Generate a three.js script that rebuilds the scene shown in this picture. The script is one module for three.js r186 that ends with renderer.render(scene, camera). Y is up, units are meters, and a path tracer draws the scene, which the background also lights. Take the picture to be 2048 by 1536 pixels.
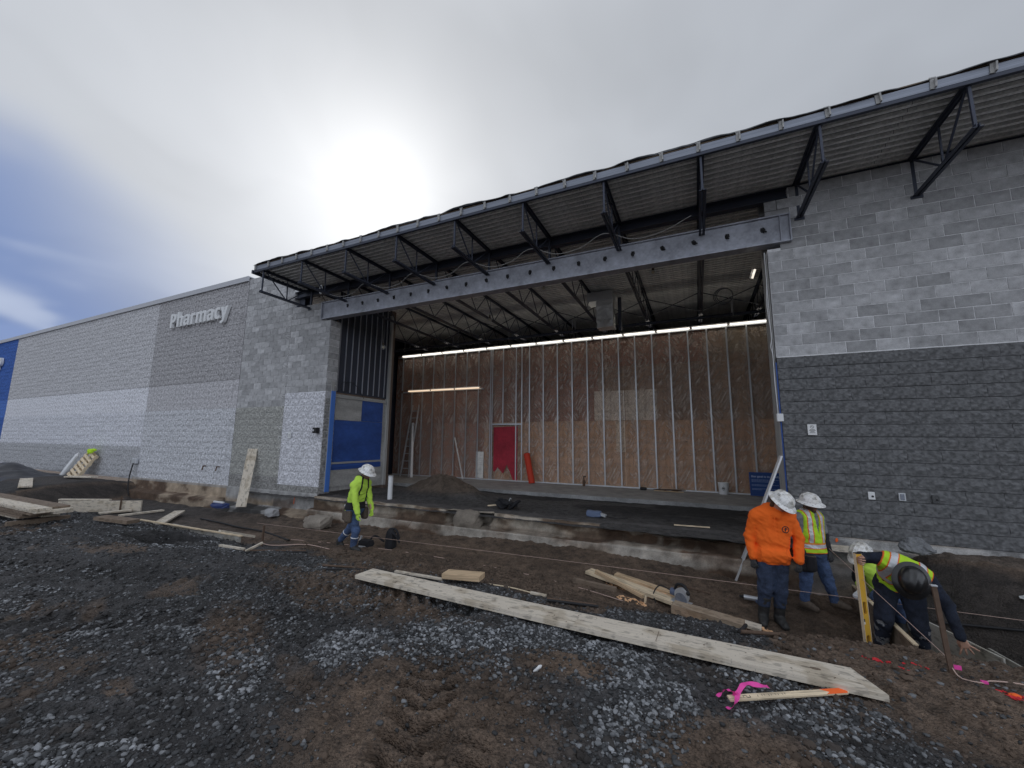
import * as THREE from 'three';
import { mergeGeometries } from 'three/addons/utils/BufferGeometryUtils.js';
import { RoundedBoxGeometry } from 'three/addons/geometries/RoundedBoxGeometry.js';
import { TextGeometry } from 'three/addons/geometries/TextGeometry.js';
import { FontLoader } from 'three/addons/loaders/FontLoader.js';
import { RectAreaLightUniformsLib } from 'three/addons/lights/RectAreaLightUniformsLib.js';
RectAreaLightUniformsLib.init();
const V = (x, y, z) => new THREE.Vector3(x, y, z);
const { lerp, clamp, smoothstep } = THREE.MathUtils;

// ------------------------------------------------------------------ camera, sky, sun, exposure
const scene = new THREE.Scene();
const camera = new THREE.PerspectiveCamera(88.1, 4 / 3, 0.05, 900);
{
  const pitch = 0.141205, roll = 0.0099558, yaw = -0.43551;
  const f = V(Math.sin(yaw) * Math.cos(pitch), Math.sin(pitch), -Math.cos(yaw) * Math.cos(pitch));
  const r = V(Math.cos(yaw), 0, Math.sin(yaw)), u = new THREE.Vector3().crossVectors(r, f);
  const r2 = r.clone().multiplyScalar(Math.cos(roll)).addScaledVector(u, Math.sin(roll));
  const u2 = r.clone().multiplyScalar(-Math.sin(roll)).addScaledVector(u, Math.cos(roll));
  camera.position.set(0, 2.5, 8.45);
  camera.quaternion.setFromRotationMatrix(new THREE.Matrix4().makeBasis(r2, u2, f.clone().negate()));
  camera.updateMatrixWorld(true);
}
const EYE = camera.position.clone();
const EXPOSURE = 1.6;
const SUN = V(-0.585, 0.535, -0.585).normalize();
const sun = new THREE.DirectionalLight(new THREE.Color(1, 0.95, 0.88), 0.9);
sun.position.copy(SUN).multiplyScalar(60);
sun.castShadow = true; sun.shadow.radius = 22;
Object.assign(sun.shadow.camera, { left: -45, right: 20, top: 30, bottom: -20, near: 1, far: 140 });
sun.shadow.mapSize.set(2048, 2048);
scene.add(sun, sun.target);

// ------------------------------------------------------------------ noise
function rng(seed) { let a = seed >>> 0; return () => { a = (a + 0x6d2b79f5) | 0; let t = Math.imul(a ^ (a >>> 15), 1 | a); t = (t + Math.imul(t ^ (t >>> 7), 61 | t)) ^ t; return ((t ^ (t >>> 14)) >>> 0) / 4294967296; }; }
const hash = (x, y, s) => { let h = Math.imul(x, 374761393) ^ Math.imul(y, 668265263) ^ Math.imul(s, 1274126177); h = Math.imul(h ^ (h >>> 13), 1274126177); h = Math.imul(h ^ (h >>> 15), 2246822519); return ((h ^ (h >>> 16)) >>> 0) / 4294967296; };
const wrap = (i, p) => (p ? ((i % p) + p) % p : i);
function vn(x, y, s = 1, p = 0) {
  const ix = Math.floor(x), iy = Math.floor(y), fx = x - ix, fy = y - iy, u = fx * fx * (3 - 2 * fx), v = fy * fy * (3 - 2 * fy);
  const x0 = wrap(ix, p), x1 = wrap(ix + 1, p), y0 = wrap(iy, p), y1 = wrap(iy + 1, p);
  const a = hash(x0, y0, s), b = hash(x1, y0, s), c = hash(x0, y1, s), d = hash(x1, y1, s);
  return a + (b - a) * u + (c - a) * v + (a - b - c + d) * u * v;
}
function fbm(x, y, o = 4, s = 1, p = 0) { let r = 0, a = 0.5, t = 0; for (let i = 0; i < o; i++) { r += a * vn(x, y, s + i * 17, p); t += a; a *= 0.5; x *= 2; y *= 2; p *= 2; } return r / t; }
function ridge(x, y, o = 4, s = 1, p = 0) { let r = 0, a = 0.5, t = 0; for (let i = 0; i < o; i++) { r += a * (1 - Math.abs(2 * vn(x, y, s + i * 31, p) - 1)); t += a; a *= 0.5; x *= 2; y *= 2; p *= 2; } return r / t; }
function cell(x, y, s, p) {  // distance to nearest and second feature point, id
  const ix = Math.floor(x), iy = Math.floor(y); let d1 = 9, d2 = 9, id = 0;
  for (let j = -1; j < 2; j++) for (let i = -1; i < 2; i++) {
    const cx = wrap(ix + i, p), cy = wrap(iy + j, p), px = ix + i + hash(cx, cy, s), py = iy + j + hash(cx, cy, s + 7), d = Math.hypot(px - x, py - y);
    if (d < d1) { d2 = d1; d1 = d; id = hash(cx, cy, s + 13); } else if (d < d2) d2 = d;
  }
  return [d1, d2, id];
}

// ------------------------------------------------------------------ the sky: broken overcast with the sun glowing through it
{
  const W = 1024, Hh = 512, data = new Float32Array(W * Hh * 4), d = V(0, 0, 0);
  for (let j = 0; j < Hh; j++) for (let i = 0; i < W; i++) {
    const az = ((i + 0.5) / W - 0.5) * 2 * Math.PI, el = ((j + 0.5) / Hh - 0.5) * Math.PI;
    d.set(Math.cos(az) * Math.cos(el), Math.sin(el), Math.sin(az) * Math.cos(el));
    const g = Math.acos(clamp(d.dot(SUN), -1, 1)) * 57.3, e = Math.max(0.02, d.y), k = 1 / (e + 0.16);
    const cx = d.x * k, cz = d.z * k, w1 = fbm(cx * 1.3 + 5, cz * 1.3, 4, 3), big = fbm(cx * 0.7 + w1 * 0.8, cz * 0.9 + w1, 5, 11), wisp = fbm(cx * 2.2 + w1 * 2.4, cz * 0.8 + w1 * 1.6, 6, 29);
    // cloud sheet: grey before the camera; brightened behind and overhead to light the facade
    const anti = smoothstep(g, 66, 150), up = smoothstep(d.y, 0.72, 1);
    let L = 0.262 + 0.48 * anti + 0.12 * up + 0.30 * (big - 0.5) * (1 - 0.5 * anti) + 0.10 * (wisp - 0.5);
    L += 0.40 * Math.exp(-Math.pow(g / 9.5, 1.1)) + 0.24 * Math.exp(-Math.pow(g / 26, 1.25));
    const cool = 1 - Math.exp(-g / 30);
    let c = [L * (1 - 0.075 * cool), L, L * (1 + 0.13 * cool)];
    // a thin part to the west, low: blue shows through, with white cloud near the skyline
    const west = Math.atan2(d.z, -d.x) * 57.3;            // degrees from west towards south
    const open = smoothstep(0.80 - Math.abs(el * 57.3 - 14) / 27 - Math.abs(west + 12) / 120 + (big - 0.5) * 0.75, 0.25, 0.6) * smoothstep(g, 16, 38) * (el > 0 ? 1 : 0);
    const blue = [0.115, 0.17, 0.325];
    c = c.map((v, q) => lerp(v, blue[q], open * 0.95));
    const low = smoothstep(14.5 - el * 57.3 + (wisp - 0.5) * 26, -1, 5.5) * smoothstep(el * 57.3, -1, 3) * smoothstep(g, 22, 50);
    const white = [0.43, 0.465, 0.53].map((v) => v * (0.72 + 0.5 * wisp));
    c = c.map((v, q) => lerp(v, white[q], low * (0.25 + 0.65 * smoothstep(open, 0, 0.6)) * smoothstep(wisp, 0.34, 0.62)));
    if (el < 0) c = [0.16, 0.15, 0.145];
    const o = (j * W + i) * 4; data[o] = c[0]; data[o + 1] = c[1]; data[o + 2] = c[2]; data[o + 3] = 1;
  }
  const t = new THREE.DataTexture(data, W, Hh, THREE.RGBAFormat, THREE.FloatType);
  t.mapping = THREE.EquirectangularReflectionMapping; t.magFilter = THREE.LinearFilter; t.minFilter = THREE.LinearFilter; t.needsUpdate = true;
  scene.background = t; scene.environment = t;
}

// ------------------------------------------------------------------ naming and tagging
const counts = new Map();
function numbered(name) { const n = counts.get(name) ?? 0; counts.set(name, n + 1); return n ? name + '_' + String(n).padStart(3, '0') : name; }
function tag(o, label, category, group, kind) { if (label) o.userData.label = label; if (category) o.userData.category = category; if (group) o.userData.group = group; if (kind) o.userData.kind = kind; return o; }
function thing(name, label, category, pos = [0, 0, 0], group, kind) { const o = new THREE.Group(); o.name = numbered(name); o.position.set(...pos); scene.add(o); return tag(o, label, category, group, kind); }
function part(parent, name, geo, mat, label) { const m = new THREE.Mesh(geo, mat); m.name = name; m.castShadow = m.receiveShadow = true; parent.add(m); if (label) m.userData.label = label; return m; }
function solo(name, geo, mat, label, category, pos = [0, 0, 0], group, kind) { const m = part(scene, numbered(name), geo, mat); m.position.set(...pos); return tag(m, label, category, group, kind); }

// ------------------------------------------------------------------ geometry helpers
const box = (w, h, d, x = 0, y = 0, z = 0) => new THREE.BoxGeometry(w, h, d).translate(x, y, z);
const rbox = (w, h, d, r, x = 0, y = 0, z = 0, s = 2) => new RoundedBoxGeometry(w, h, d, s, Math.min(r, w / 2.01, h / 2.01, d / 2.01)).translate(x, y, z);
function merge(list) { const n = list.map((g) => { const q = g.index ? g.toNonIndexed() : g; for (const k of Object.keys(q.attributes)) if (!['position', 'normal', 'uv'].includes(k)) q.deleteAttribute(k); return q; }); return mergeGeometries(n); }
function bar(a, b, w, h, roll = 0) {  // a square bar from a to b, h along the up side
  const A = V(...a), B = V(...b), L = A.distanceTo(B), g = new THREE.BoxGeometry(w, h, L), m = new THREE.Matrix4();
  const zc = B.clone().sub(A).normalize(), up = Math.abs(zc.y) > 0.95 ? V(0, 0, 1) : V(0, 1, 0), xc = up.clone().cross(zc).normalize(), yc = zc.clone().cross(xc);
  m.makeBasis(xc, yc, zc).setPosition(A.add(B).multiplyScalar(0.5));
  if (roll) g.rotateZ(roll);
  return g.applyMatrix4(m);
}
function tube(pts, r, seg = 0, rad = 6, closed = false) { const c = new THREE.CatmullRomCurve3(pts.map((p) => V(...p)), closed); return new THREE.TubeGeometry(c, seg || pts.length * 6, r, rad, closed); }
function cyl(a, b, ra, rb = ra, n = 12) { const A = V(...a), B = V(...b), g = new THREE.CylinderGeometry(rb, ra, A.distanceTo(B), n); g.applyQuaternion(new THREE.Quaternion().setFromUnitVectors(V(0, 1, 0), B.clone().sub(A).normalize())); const c = A.add(B).multiplyScalar(0.5); return g.translate(c.x, c.y, c.z); }
function metricUV(g, s = 1, ox = 0, oy = 0) {  // box mapping in metres
  const p = g.attributes.position, n = g.attributes.normal, uv = new Float32Array(p.count * 2);
  for (let i = 0; i < p.count; i++) {
    const x = p.getX(i), y = p.getY(i), z = p.getZ(i), ax = Math.abs(n.getX(i)), ay = Math.abs(n.getY(i)), az = Math.abs(n.getZ(i));
    const [u, v] = ax > ay && ax > az ? [z, y] : ay > az ? [x, z] : [x, y];
    uv[i * 2] = u * s + ox; uv[i * 2 + 1] = v * s + oy;
  }
  g.setAttribute('uv', new THREE.BufferAttribute(uv, 2)); return g;
}
// long axis of the piece along v: for wood grain
function grainUV(g, axis, ox = 0, oy = 0) {
  const p = g.attributes.position, n = g.attributes.normal, uv = new Float32Array(p.count * 2), q = ['x', 'y', 'z'].indexOf(axis);
  for (let i = 0; i < p.count; i++) {
    const c = [p.getX(i), p.getY(i), p.getZ(i)], m = [n.getX(i), n.getY(i), n.getZ(i)].map(Math.abs);
    const rest = [0, 1, 2].filter((k) => k !== q), side = m[rest[0]] > m[rest[1]] ? rest[1] : rest[0];
    const across = m[q] > 0.7 ? c[rest[0]] : c[side];
    uv[i * 2] = across + ox + (m[rest[0]] > m[rest[1]] ? 0.37 : 0); uv[i * 2 + 1] = (m[q] > 0.7 ? c[rest[1]] : c[q]) + oy;
  }
  g.setAttribute('uv', new THREE.BufferAttribute(uv, 2)); return g;
}

// ------------------------------------------------------------------ textures
function tex(n, m, fn, srgb = false) {
  const data = new Uint8Array(n * m * 4);
  for (let j = 0; j < m; j++) for (let i = 0; i < n; i++) { const c = fn(i / n, j / m), o = (j * n + i) * 4, a = typeof c === 'number' ? [c, c, c] : c; for (let k = 0; k < 3; k++) data[o + k] = clamp(a[k], 0, 1) * 255; data[o + 3] = 255; }
  const t = new THREE.DataTexture(data, n, m); t.wrapS = t.wrapT = THREE.RepeatWrapping; t.magFilter = THREE.LinearFilter; t.minFilter = THREE.LinearMipmapLinearFilter; t.generateMipmaps = true;
  let sum = 0; for (let k = 0; k < data.length; k += 4) sum += data[k]; t.userData.mean = sum / (n * m * 255);
  if (srgb) t.colorSpace = THREE.SRGBColorSpace; t.needsUpdate = true; return t;
}
const rep = (t, x, y = x) => { const c = t.clone(); c.repeat.set(1 / x, 1 / y); c.needsUpdate = true; return c; };   // one tile covers x by y metres
const T = {};
T.concrete = tex(512, 512, (u, v) => 0.62 + 0.5 * (fbm(u * 8, v * 8, 5, 2, 8) - 0.5) + 0.30 * (fbm(u * 128, v * 128, 2, 9, 128) - 0.5));
T.concreteBump = tex(512, 512, (u, v) => 0.5 + 0.5 * (fbm(u * 96, v * 96, 3, 21, 96) - 0.5) + 0.5 * (fbm(u * 12, v * 12, 3, 4, 12) - 0.5));
T.split = tex(1024, 1024, (u, v) => { const w = fbm(u * 9, v * 9, 3, 5, 9) * 1.3, c = cell(u * 20 + w, v * 26 + w * 0.8, 3, 0), q = cell(u * 44 + w * 2, v * 52, 9, 0); return 0.05 + 0.42 * c[0] + 0.4 * c[2] + 0.16 * q[2] + 0.3 * (fbm(u * 50, v * 50, 3, 77, 50) - 0.5) + 0.25 * fbm(u * 7, v * 9, 3, 79, 0); });
T.mud = tex(1024, 1024, (u, v) => { const f = fbm(u * 10, v * 10, 6, 41, 10), g = fbm(u * 70, v * 70, 3, 61, 70), a = cell(u * 72, v * 72, 5, 72); return 0.4 + 0.7 * (f - 0.5) + 0.45 * (g - 0.5) + 0.3 * a[2] * (1 - smoothstep(a[0], 0.15, 0.6)); });
T.mudColor = tex(1024, 1024, (u, v) => { const f = fbm(u * 14, v * 14, 5, 141, 14), g = fbm(u * 120, v * 120, 3, 161, 120), s = smoothstep(vn(u * 210, v * 210, 7, 210), 0.86, 0.97); const q = 0.55 + 0.7 * (f - 0.5) + 0.75 * (g - 0.5) + s * 0.35; return [q, q * 0.985, q * 0.97]; });
T.grit = tex(1024, 1024, (u, v) => { const a = cell(u * 64, v * 64, 5, 64), b = cell(u * 130, v * 130, 15, 130); return 0.2 + 0.45 * (1 - smoothstep(a[0], 0.1, 0.62)) * (0.4 + 0.6 * a[2]) + 0.35 * (1 - smoothstep(b[0], 0.1, 0.6)) * b[2]; });
T.wood = tex(512, 1024, (u, v) => { const w = fbm(u * 4, v * 2, 3, 6, 0), r = 0.5 + 0.5 * Math.sin((u * 34 + w * 9 + vn(u * 9, v * 3, 8, 0) * 3) * 2.2), g = fbm(u * 120, v * 5, 3, 12, 0), blot = smoothstep(fbm(u * 5, v * 7, 4, 50, 0), 0.52, 0.75); const q = 0.72 + 0.16 * (r - 0.5) + 0.34 * (g - 0.5) - 0.20 * blot; return [q, q * 0.985, q * 0.95]; });
T.woodDirty = tex(512, 1024, (u, v) => { const g = fbm(u * 90, v * 4, 3, 12, 0), b1 = smoothstep(fbm(u * 4, v * 9, 5, 150, 0), 0.46, 0.66), b2 = smoothstep(fbm(u * 16, v * 22, 4, 170, 0), 0.6, 0.74), sp = smoothstep(vn(u * 70, v * 130, 33, 0), 0.86, 0.95); const q = 0.86 + 0.3 * (g - 0.5) - 0.22 * b1 - 0.3 * b2 - 0.3 * sp; return [q, q * lerp(0.98, 0.94, b1), q * lerp(0.94, 0.84, b1)]; });
T.fine = tex(256, 256, (u, v) => 0.5 + 0.6 * (fbm(u * 60, v * 60, 2, 91, 60) - 0.5));
T.cloth = tex(512, 512, (u, v) => 0.5 + 0.35 * (fbm(u * 10, v * 10, 4, 191, 10) - 0.5) + 0.3 * (fbm(u * 120, v * 120, 2, 193, 120) - 0.5));
T.denim = tex(512, 512, (u, v) => { const a = fbm(u * 7, v * 7, 4, 291, 7), b = fbm(u * 110, v * 60, 2, 293, 0), q = 0.55 + 0.7 * (a - 0.5) + 0.45 * (b - 0.5); return [q, q, q]; });
T.steel = tex(512, 512, (u, v) => { const a = fbm(u * 6, v * 6, 5, 391, 6), b = fbm(u * 40, v * 40, 3, 393, 40); return 0.62 + 0.5 * (a - 0.5) + 0.25 * (b - 0.5); });
T.wrinkle = tex(1024, 1024, (u, v) => {
  const w = fbm(u * 4, v * 4, 3, 7, 4), a = ridge(u * 9 + v * 5 + w * 1.4, v * 3 - u * 2 + w, 3, 17, 0), b = ridge(u * 26 - v * 8 + w * 2, v * 5 + w, 2, 27, 0);
  const sx = Math.min(u, 1 - u), sv = v * 8, f = Math.abs(((sv + 0.5) % 1) - 0.5), star = Math.pow(0.5 + 0.5 * Math.cos(Math.atan2(f * 0.5, sx + 0.06) * 26 + w * 9), 3) * Math.exp(-sx * 3);
  const e = ridge(u * 3 + v * 11 + w * 2, u * 5 - v * 2.2 + w, 3, 37, 0);
  const e2 = ridge(u * 4 - v * 9 + w * 2, u * 4 + v * 2 + w, 3, 47, 0);
  return 0.1 + 0.12 * Math.pow(a, 3) + 0.08 * Math.pow(b, 3) + 0.42 * Math.pow(e, 3) + 0.3 * Math.pow(e2, 3) * smoothstep(w, 0.45, 0.6) + 0.14 * star;
});
T.crease = tex(1024, 1024, (u, v) => {   // creased sheeting turns milky along the folds
  const w = fbm(u * 4, v * 4, 3, 7, 4), run = (q, f, sd) => ridge(f * (1.06 * u - q * 1.3 * v) + w * 0.9, 0.9 * (q * 0.61 * u + 2.26 * v) + w * 0.4, 2, sd, 0), k = smoothstep(fbm(u * 2.4, v * 3, 3, 61, 0), 0.42, 0.58), m = smoothstep(fbm(u * 4, v * 5, 3, 67, 0), 0.36, 0.62), h = ridge(u * 0.7 + w * 0.3, v * 15 + w, 2, 57, 0);
  const a = Math.pow(lerp(run(1, 8, 37), run(-1, 8, 47), k), 5), b = Math.pow(lerp(run(1, 19, 39), run(-1, 19, 49), k), 5);
  return clamp(1 - (0.5 * a + 0.3 * b) * (0.25 + 0.75 * m) - 0.15 * Math.pow(h, 6), 0.3, 1);
});
T.plyColor = tex(512, 512, (u, v) => { const g = fbm(u * 3, v * 46, 4, 512, 0), b = fbm(u * 6, v * 6, 3, 519, 6); const q = 0.7 + 0.4 * (g - 0.5) + 0.35 * (b - 0.5); return [q, q * 0.97, q * 0.94]; });
const std = (o) => { const m = new THREE.MeshStandardMaterial({ roughness: 0.85, ...o }); m.userData.base = m.color.clone(); if (m.map?.userData.mean) m.color.multiplyScalar(1 / m.map.userData.mean); return m; };   // the map varies round the stated colour
const lin = (r, g, b) => new THREE.Color().setRGB(r, g, b);
const M = {
  cmu: [0.80, 0.97, 1.16, 0.90, 1.06].map((q) => std({ color: lin(0.44 * q, 0.44 * q, 0.45 * q), map: rep(T.concrete, 0.7), bumpMap: rep(T.concreteBump, 0.5), bumpScale: 0.006, roughness: 0.95 })),
  mortar: std({ color: lin(0.86, 0.86, 0.87), map: rep(T.concrete, 0.5), bumpMap: rep(T.concreteBump, 0.3), bumpScale: 0.004, roughness: 0.95 }),
  steelDark: std({ color: lin(0.05, 0.058, 0.085), map: rep(T.steel, 1.3), roughness: 0.55, metalness: 0.2 }),
  steelBeam: std({ color: lin(0.38, 0.395, 0.45), map: rep(T.steel, 1.7), roughness: 0.5, metalness: 0.25 }),
  steelBlack: std({ color: lin(0.018, 0.018, 0.02), roughness: 0.7 }),
  rustSteel: std({ color: lin(0.13, 0.085, 0.06), map: rep(T.steel, 0.2), roughness: 0.8, metalness: 0.2 }),
  galv: std({ color: lin(0.62, 0.64, 0.67), roughnessMap: rep(T.steel, 0.4), roughness: 0.6, metalness: 0.45 }),
  deck: std({ color: lin(0.86, 0.855, 0.83), map: rep(T.steel, 1.1), roughness: 0.6, metalness: 0.1 }),
  flash: std({ color: lin(0.24, 0.26, 0.31), map: rep(T.steel, 0.8), roughness: 0.45, metalness: 0.4 }),
  membrane: std({ color: lin(0.05, 0.052, 0.06), map: rep(T.steel, 0.6), roughness: 0.8, side: THREE.DoubleSide }),
  black: std({ color: lin(0.012, 0.012, 0.014), roughness: 0.6 }),
  blackCloth: std({ color: lin(0.02, 0.02, 0.024), map: rep(T.cloth, 0.4), roughness: 0.95 }),
  white: std({ color: lin(0.78, 0.79, 0.80), roughness: 0.5 }),
  pvc: std({ color: lin(0.78, 0.79, 0.80), roughness: 0.35 }),
  concrete: std({ color: lin(0.36, 0.345, 0.32), map: rep(T.concrete, 1.2), bumpMap: rep(T.concreteBump, 0.6), bumpScale: 0.008, roughness: 0.92 }),
  slab: std({ color: lin(0.30, 0.30, 0.30), map: rep(T.concrete, 2), roughness: 0.7 }),
  wood: std({ color: lin(0.62, 0.46, 0.30), map: rep(T.wood, 0.4, 1.4), bumpMap: rep(T.wood, 0.4, 1.4), bumpScale: 0.003, roughness: 0.8 }),
  woodPale: std({ color: lin(0.75, 0.62, 0.45), map: rep(T.wood, 0.35, 1.2), bumpMap: rep(T.wood, 0.35, 1.2), bumpScale: 0.002, roughness: 0.75 }),
  woodGrey: std({ color: lin(0.62, 0.565, 0.49), map: rep(T.woodDirty, 0.5, 2), bumpMap: rep(T.wood, 0.4, 1.4), bumpScale: 0.003, roughness: 0.88 }),
  woodDark: std({ color: lin(0.20, 0.155, 0.12), map: rep(T.woodDirty, 0.4, 1.6), bumpMap: rep(T.wood, 0.4, 1.4), bumpScale: 0.003, roughness: 0.88 }),
  bluePaint: std({ color: lin(0.03, 0.09, 0.34), map: rep(T.steel, 2), roughness: 0.6 }),
  blueFresh: std({ color: lin(0.07, 0.20, 0.62), roughness: 0.55 }),
  drywall: std({ color: lin(0.40, 0.395, 0.385), map: rep(T.concrete, 2.5), roughness: 0.9 }),
  skin: std({ color: 0xffffff, vertexColors: true, roughness: 0.6 }),
  orange: std({ color: lin(0.95, 0.155, 0.012), roughness: 0.9 }),
  lime: std({ color: lin(0.50, 0.80, 0.03), roughness: 0.85 }),
  limeSoft: std({ color: lin(0.55, 0.82, 0.10), roughness: 0.9 }),
  reflect: std({ color: lin(0.62, 0.64, 0.66), roughness: 0.4, metalness: 0.2 }),
  trim: std({ color: lin(0.85, 0.16, 0.03), roughness: 0.85 }),
  denim: std({ color: lin(0.062, 0.10, 0.20), map: rep(T.denim, 0.5), roughness: 0.95 }),
  denimDark: std({ color: lin(0.032, 0.046, 0.085), map: rep(T.denim, 0.5), roughness: 0.95 }),
  navy: std({ color: lin(0.015, 0.020, 0.036), map: rep(T.denim, 0.4), roughness: 0.95 }),
  rubber: std({ color: lin(0.035, 0.035, 0.035), map: rep(T.cloth, 0.3), roughness: 0.6 }),
  leather: std({ color: lin(0.11, 0.085, 0.065), map: rep(T.cloth, 0.2), roughness: 0.8 }),
  greyCloth: std({ color: lin(0.20, 0.205, 0.215), map: rep(T.cloth, 0.4), roughness: 0.95 }),
  glove: std({ color: lin(0.05, 0.05, 0.053), map: rep(T.cloth, 0.15), roughness: 0.85 }),
  hatWhite: std({ color: lin(0.80, 0.81, 0.83), map: rep(T.woodDirty, 0.8, 0.8), roughness: 0.35 }),
  hatBlack: new THREE.MeshPhysicalMaterial({ color: lin(0.012, 0.012, 0.013), roughness: 0.35, clearcoat: 0.6, clearcoatRoughness: 0.25 }),
  pink: std({ color: lin(0.90, 0.08, 0.42), roughness: 0.6, side: THREE.DoubleSide }),
  yellowLevel: std({ color: lin(0.72, 0.42, 0.045), roughness: 0.5 }),
  string: std({ color: lin(0.55, 0.40, 0.34), roughness: 0.9 }),
  redMark: std({ color: lin(0.65, 0.035, 0.045), roughness: 0.9 }),
  orangeMark: std({ color: lin(1.0, 0.16, 0.03), roughness: 0.9 }),
};

// ------------------------------------------------------------------ the ground
const GX = [-60, -24, -20.7, -19.7, -17, -14, -11, -9, -7.5, -6, -4, -2.5, -1, 0.3, 1.2, 1.9, 2.5, 3.0, 3.5, 4.4, 6.5, 14];
const GZ = [0.25, 0.7, 1.2, 1.8, 2.4, 2.9, 3.4, 3.9, 4.5, 5.5, 7, 9.5];
const GH = [
  [.62, .62, .62, .62, .6, .6, .6, .6, .6, .6, .62, .62],
  [.66, .78, .82, .82, .80, .76, .68, .63, .62, .62, .63, .64],
  [.72, .84, .88, .87, .84, .78, .70, .64, .63, .63, .64, .65],
  [.20, .16, .15, .15, .16, .22, .40, .56, .62, .64, .66, .66],
  [.18, .15, .14, .14, .15, .22, .50, .61, .65, .66, .67, .67],
  [.20, .15, .14, .14, .14, .22, .52, .63, .67, .68, .69, .69],
  [.26, .20, .16, .15, .16, .26, .57, .65, .70, .71, .71, .71],
  [.27, .24, .22, .20, .21, .28, .54, .63, .70, .73, .73, .73],
  [.27, .26, .25, .25, .30, .38, .50, .60, .68, .74, .75, .75],
  [.30, .30, .30, .31, .37, .46, .58, .68, .74, .76, .76, .76],
  [.37, .36, .36, .37, .43, .53, .65, .73, .77, .77, .77, .77],
  [.38, .37, .35, .36, .40, .47, .58, .71, .78, .78, .78, .78],
  [.34, .30, .26, .25, .29, .39, .53, .69, .78, .79, .78, .78],
  [.22, .16, .10, .08, .15, .34, .54, .70, .79, .79, .78, .78],
  [.12, .10, .06, .04, .13, .42, .63, .75, .80, .79, .78, .78],
  [.16, .10, .02, -.02, .12, .47, .67, .75, .78, .79, .78, .78],
  [.50, .24, -.08, -.16, .0, .42, .66, .74, .77, .78, .78, .78],
  [.84, .46, -.22, -.32, -.08, .40, .65, .73, .76, .78, .78, .78],
  [.89, .58, -.06, -.34, -.12, .40, .64, .73, .76, .78, .78, .78],
  [.91, .70, .20, -.26, -.06, .40, .64, .73, .76, .78, .78, .78],
  [.91, .78, .5, .2, .2, .46, .66, .73, .76, .78, .78, .78],
  [.91, .84, .75, .70, .68, .70, .74, .76, .78, .78, .78, .78],
];
function hermite(xs, ys, x) {
  const n = xs.length; if (x <= xs[0]) return ys[0]; if (x >= xs[n - 1]) return ys[n - 1];
  let i = 0; while (x > xs[i + 1]) i++;
  const h = xs[i + 1] - xs[i], t = (x - xs[i]) / h, s = (ys[i + 1] - ys[i]) / h;
  const slope = (k) => { if (k <= 0 || k >= n - 1) return 0; const a = (ys[k] - ys[k - 1]) / (xs[k] - xs[k - 1]), b = (ys[k + 1] - ys[k]) / (xs[k + 1] - xs[k]); return a * b <= 0 ? 0 : 2 * a * b / (a + b); };
  const m0 = slope(i), m1 = slope(i + 1), t2 = t * t, t3 = t2 * t;
  return ys[i] * (2 * t3 - 3 * t2 + 1) + h * m0 * (t3 - 2 * t2 + t) + ys[i + 1] * (3 * t2 - 2 * t3) + h * m1 * (t3 - t2);
}
function baseHeight(x, z) { return hermite(GX, GX.map((_, k) => hermite(GZ, GH[k], z)), x); }
const blob = (x, z, cx, cz, rx, rz, turn = 0, soft = 0.5) => { const c = Math.cos(turn), s = Math.sin(turn), dx = x - cx, dz = z - cz, u = (dx * c + dz * s) / rx, v = (-dx * s + dz * c) / rz; return 1 - smoothstep(Math.hypot(u, v), 1 - soft, 1 + soft); };
// how much of the surface is brown mud (1) rather than dark gravel (0)
function mudMask(x, z) {
  const n = (fbm(x * 1.1 + 9, z * 1.4, 4, 71) - 0.5) * 1.5, n2 = (fbm(x * 3.1, z * 3.7 + 4, 3, 75) - 0.5) * 0.8;
  const edge = x < -8 ? 2.6 : x < -5 ? lerp(2.6, 3.7, (x + 8) / 3) : x < -1 ? 4.0 : x < 0.5 ? 3.3 : 4.9;
  let m = smoothstep(edge - z + n * 1.2 + n2 * 0.5, -0.35, 0.35) * (x < -8 ? smoothstep(x, -16, -8) * 0.8 + 0.2 : 1);
  m = Math.max(m, blob(x, z, -3.7, 4.75, 1.5, 0.45, 0.15) * smoothstep(n2, -0.5, 0.2), blob(x, z, -1.65, 6.2, 0.85, 0.75, 0.2, 0.4), blob(x, z, 1.9, 4.3, 1.7, 0.55, -0.25), blob(x, z, 0.15, 5.8, 0.55, 0.4), blob(x, z, -1.05, 5.25, 0.45, 0.22), blob(x, z, -3.9, 6.0, 0.8, 0.25, 0.5) * 0.8);
  if (x < -1.5 && z > 4.4) m = Math.max(m, smoothstep(fbm(x * 0.9 + z * 0.7, z * 1.9 - x * 0.8, 4, 83), 0.63, 0.74) * 0.7);
  m *= 1 - 0.9 * blob(x, z, -0.05, 3.1, 0.5, 0.36, 0.1) - 0.8 * blob(x, z, -2.6, 3.95, 1.1, 0.25);
  return clamp(m, 0, 1);
}
function track(x, z, cx, cz, turn, width, length, pitch, skew) {  // tyre lug marks: [depth 0..1, mask]
  const c = Math.cos(turn), s = Math.sin(turn), u = (x - cx) * c + (z - cz) * s, v = -(x - cx) * s + (z - cz) * c;
  const m = smoothstep(length / 2 - Math.abs(u), 0, 0.25) * smoothstep(width / 2 - Math.abs(v), -0.03, 0.06);
  if (m <= 0) return 0;
  const w = u + Math.abs(v) * skew + (fbm(x * 5, z * 5, 2, 5) - 0.5) * 0.09;
  const t = w / pitch - Math.floor(w / pitch); return m * (1 - smoothstep(Math.abs(t - 0.5), 0.17, 0.30 + 0.06 * hash(Math.floor(w / pitch), 3, 3)));
}
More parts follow.
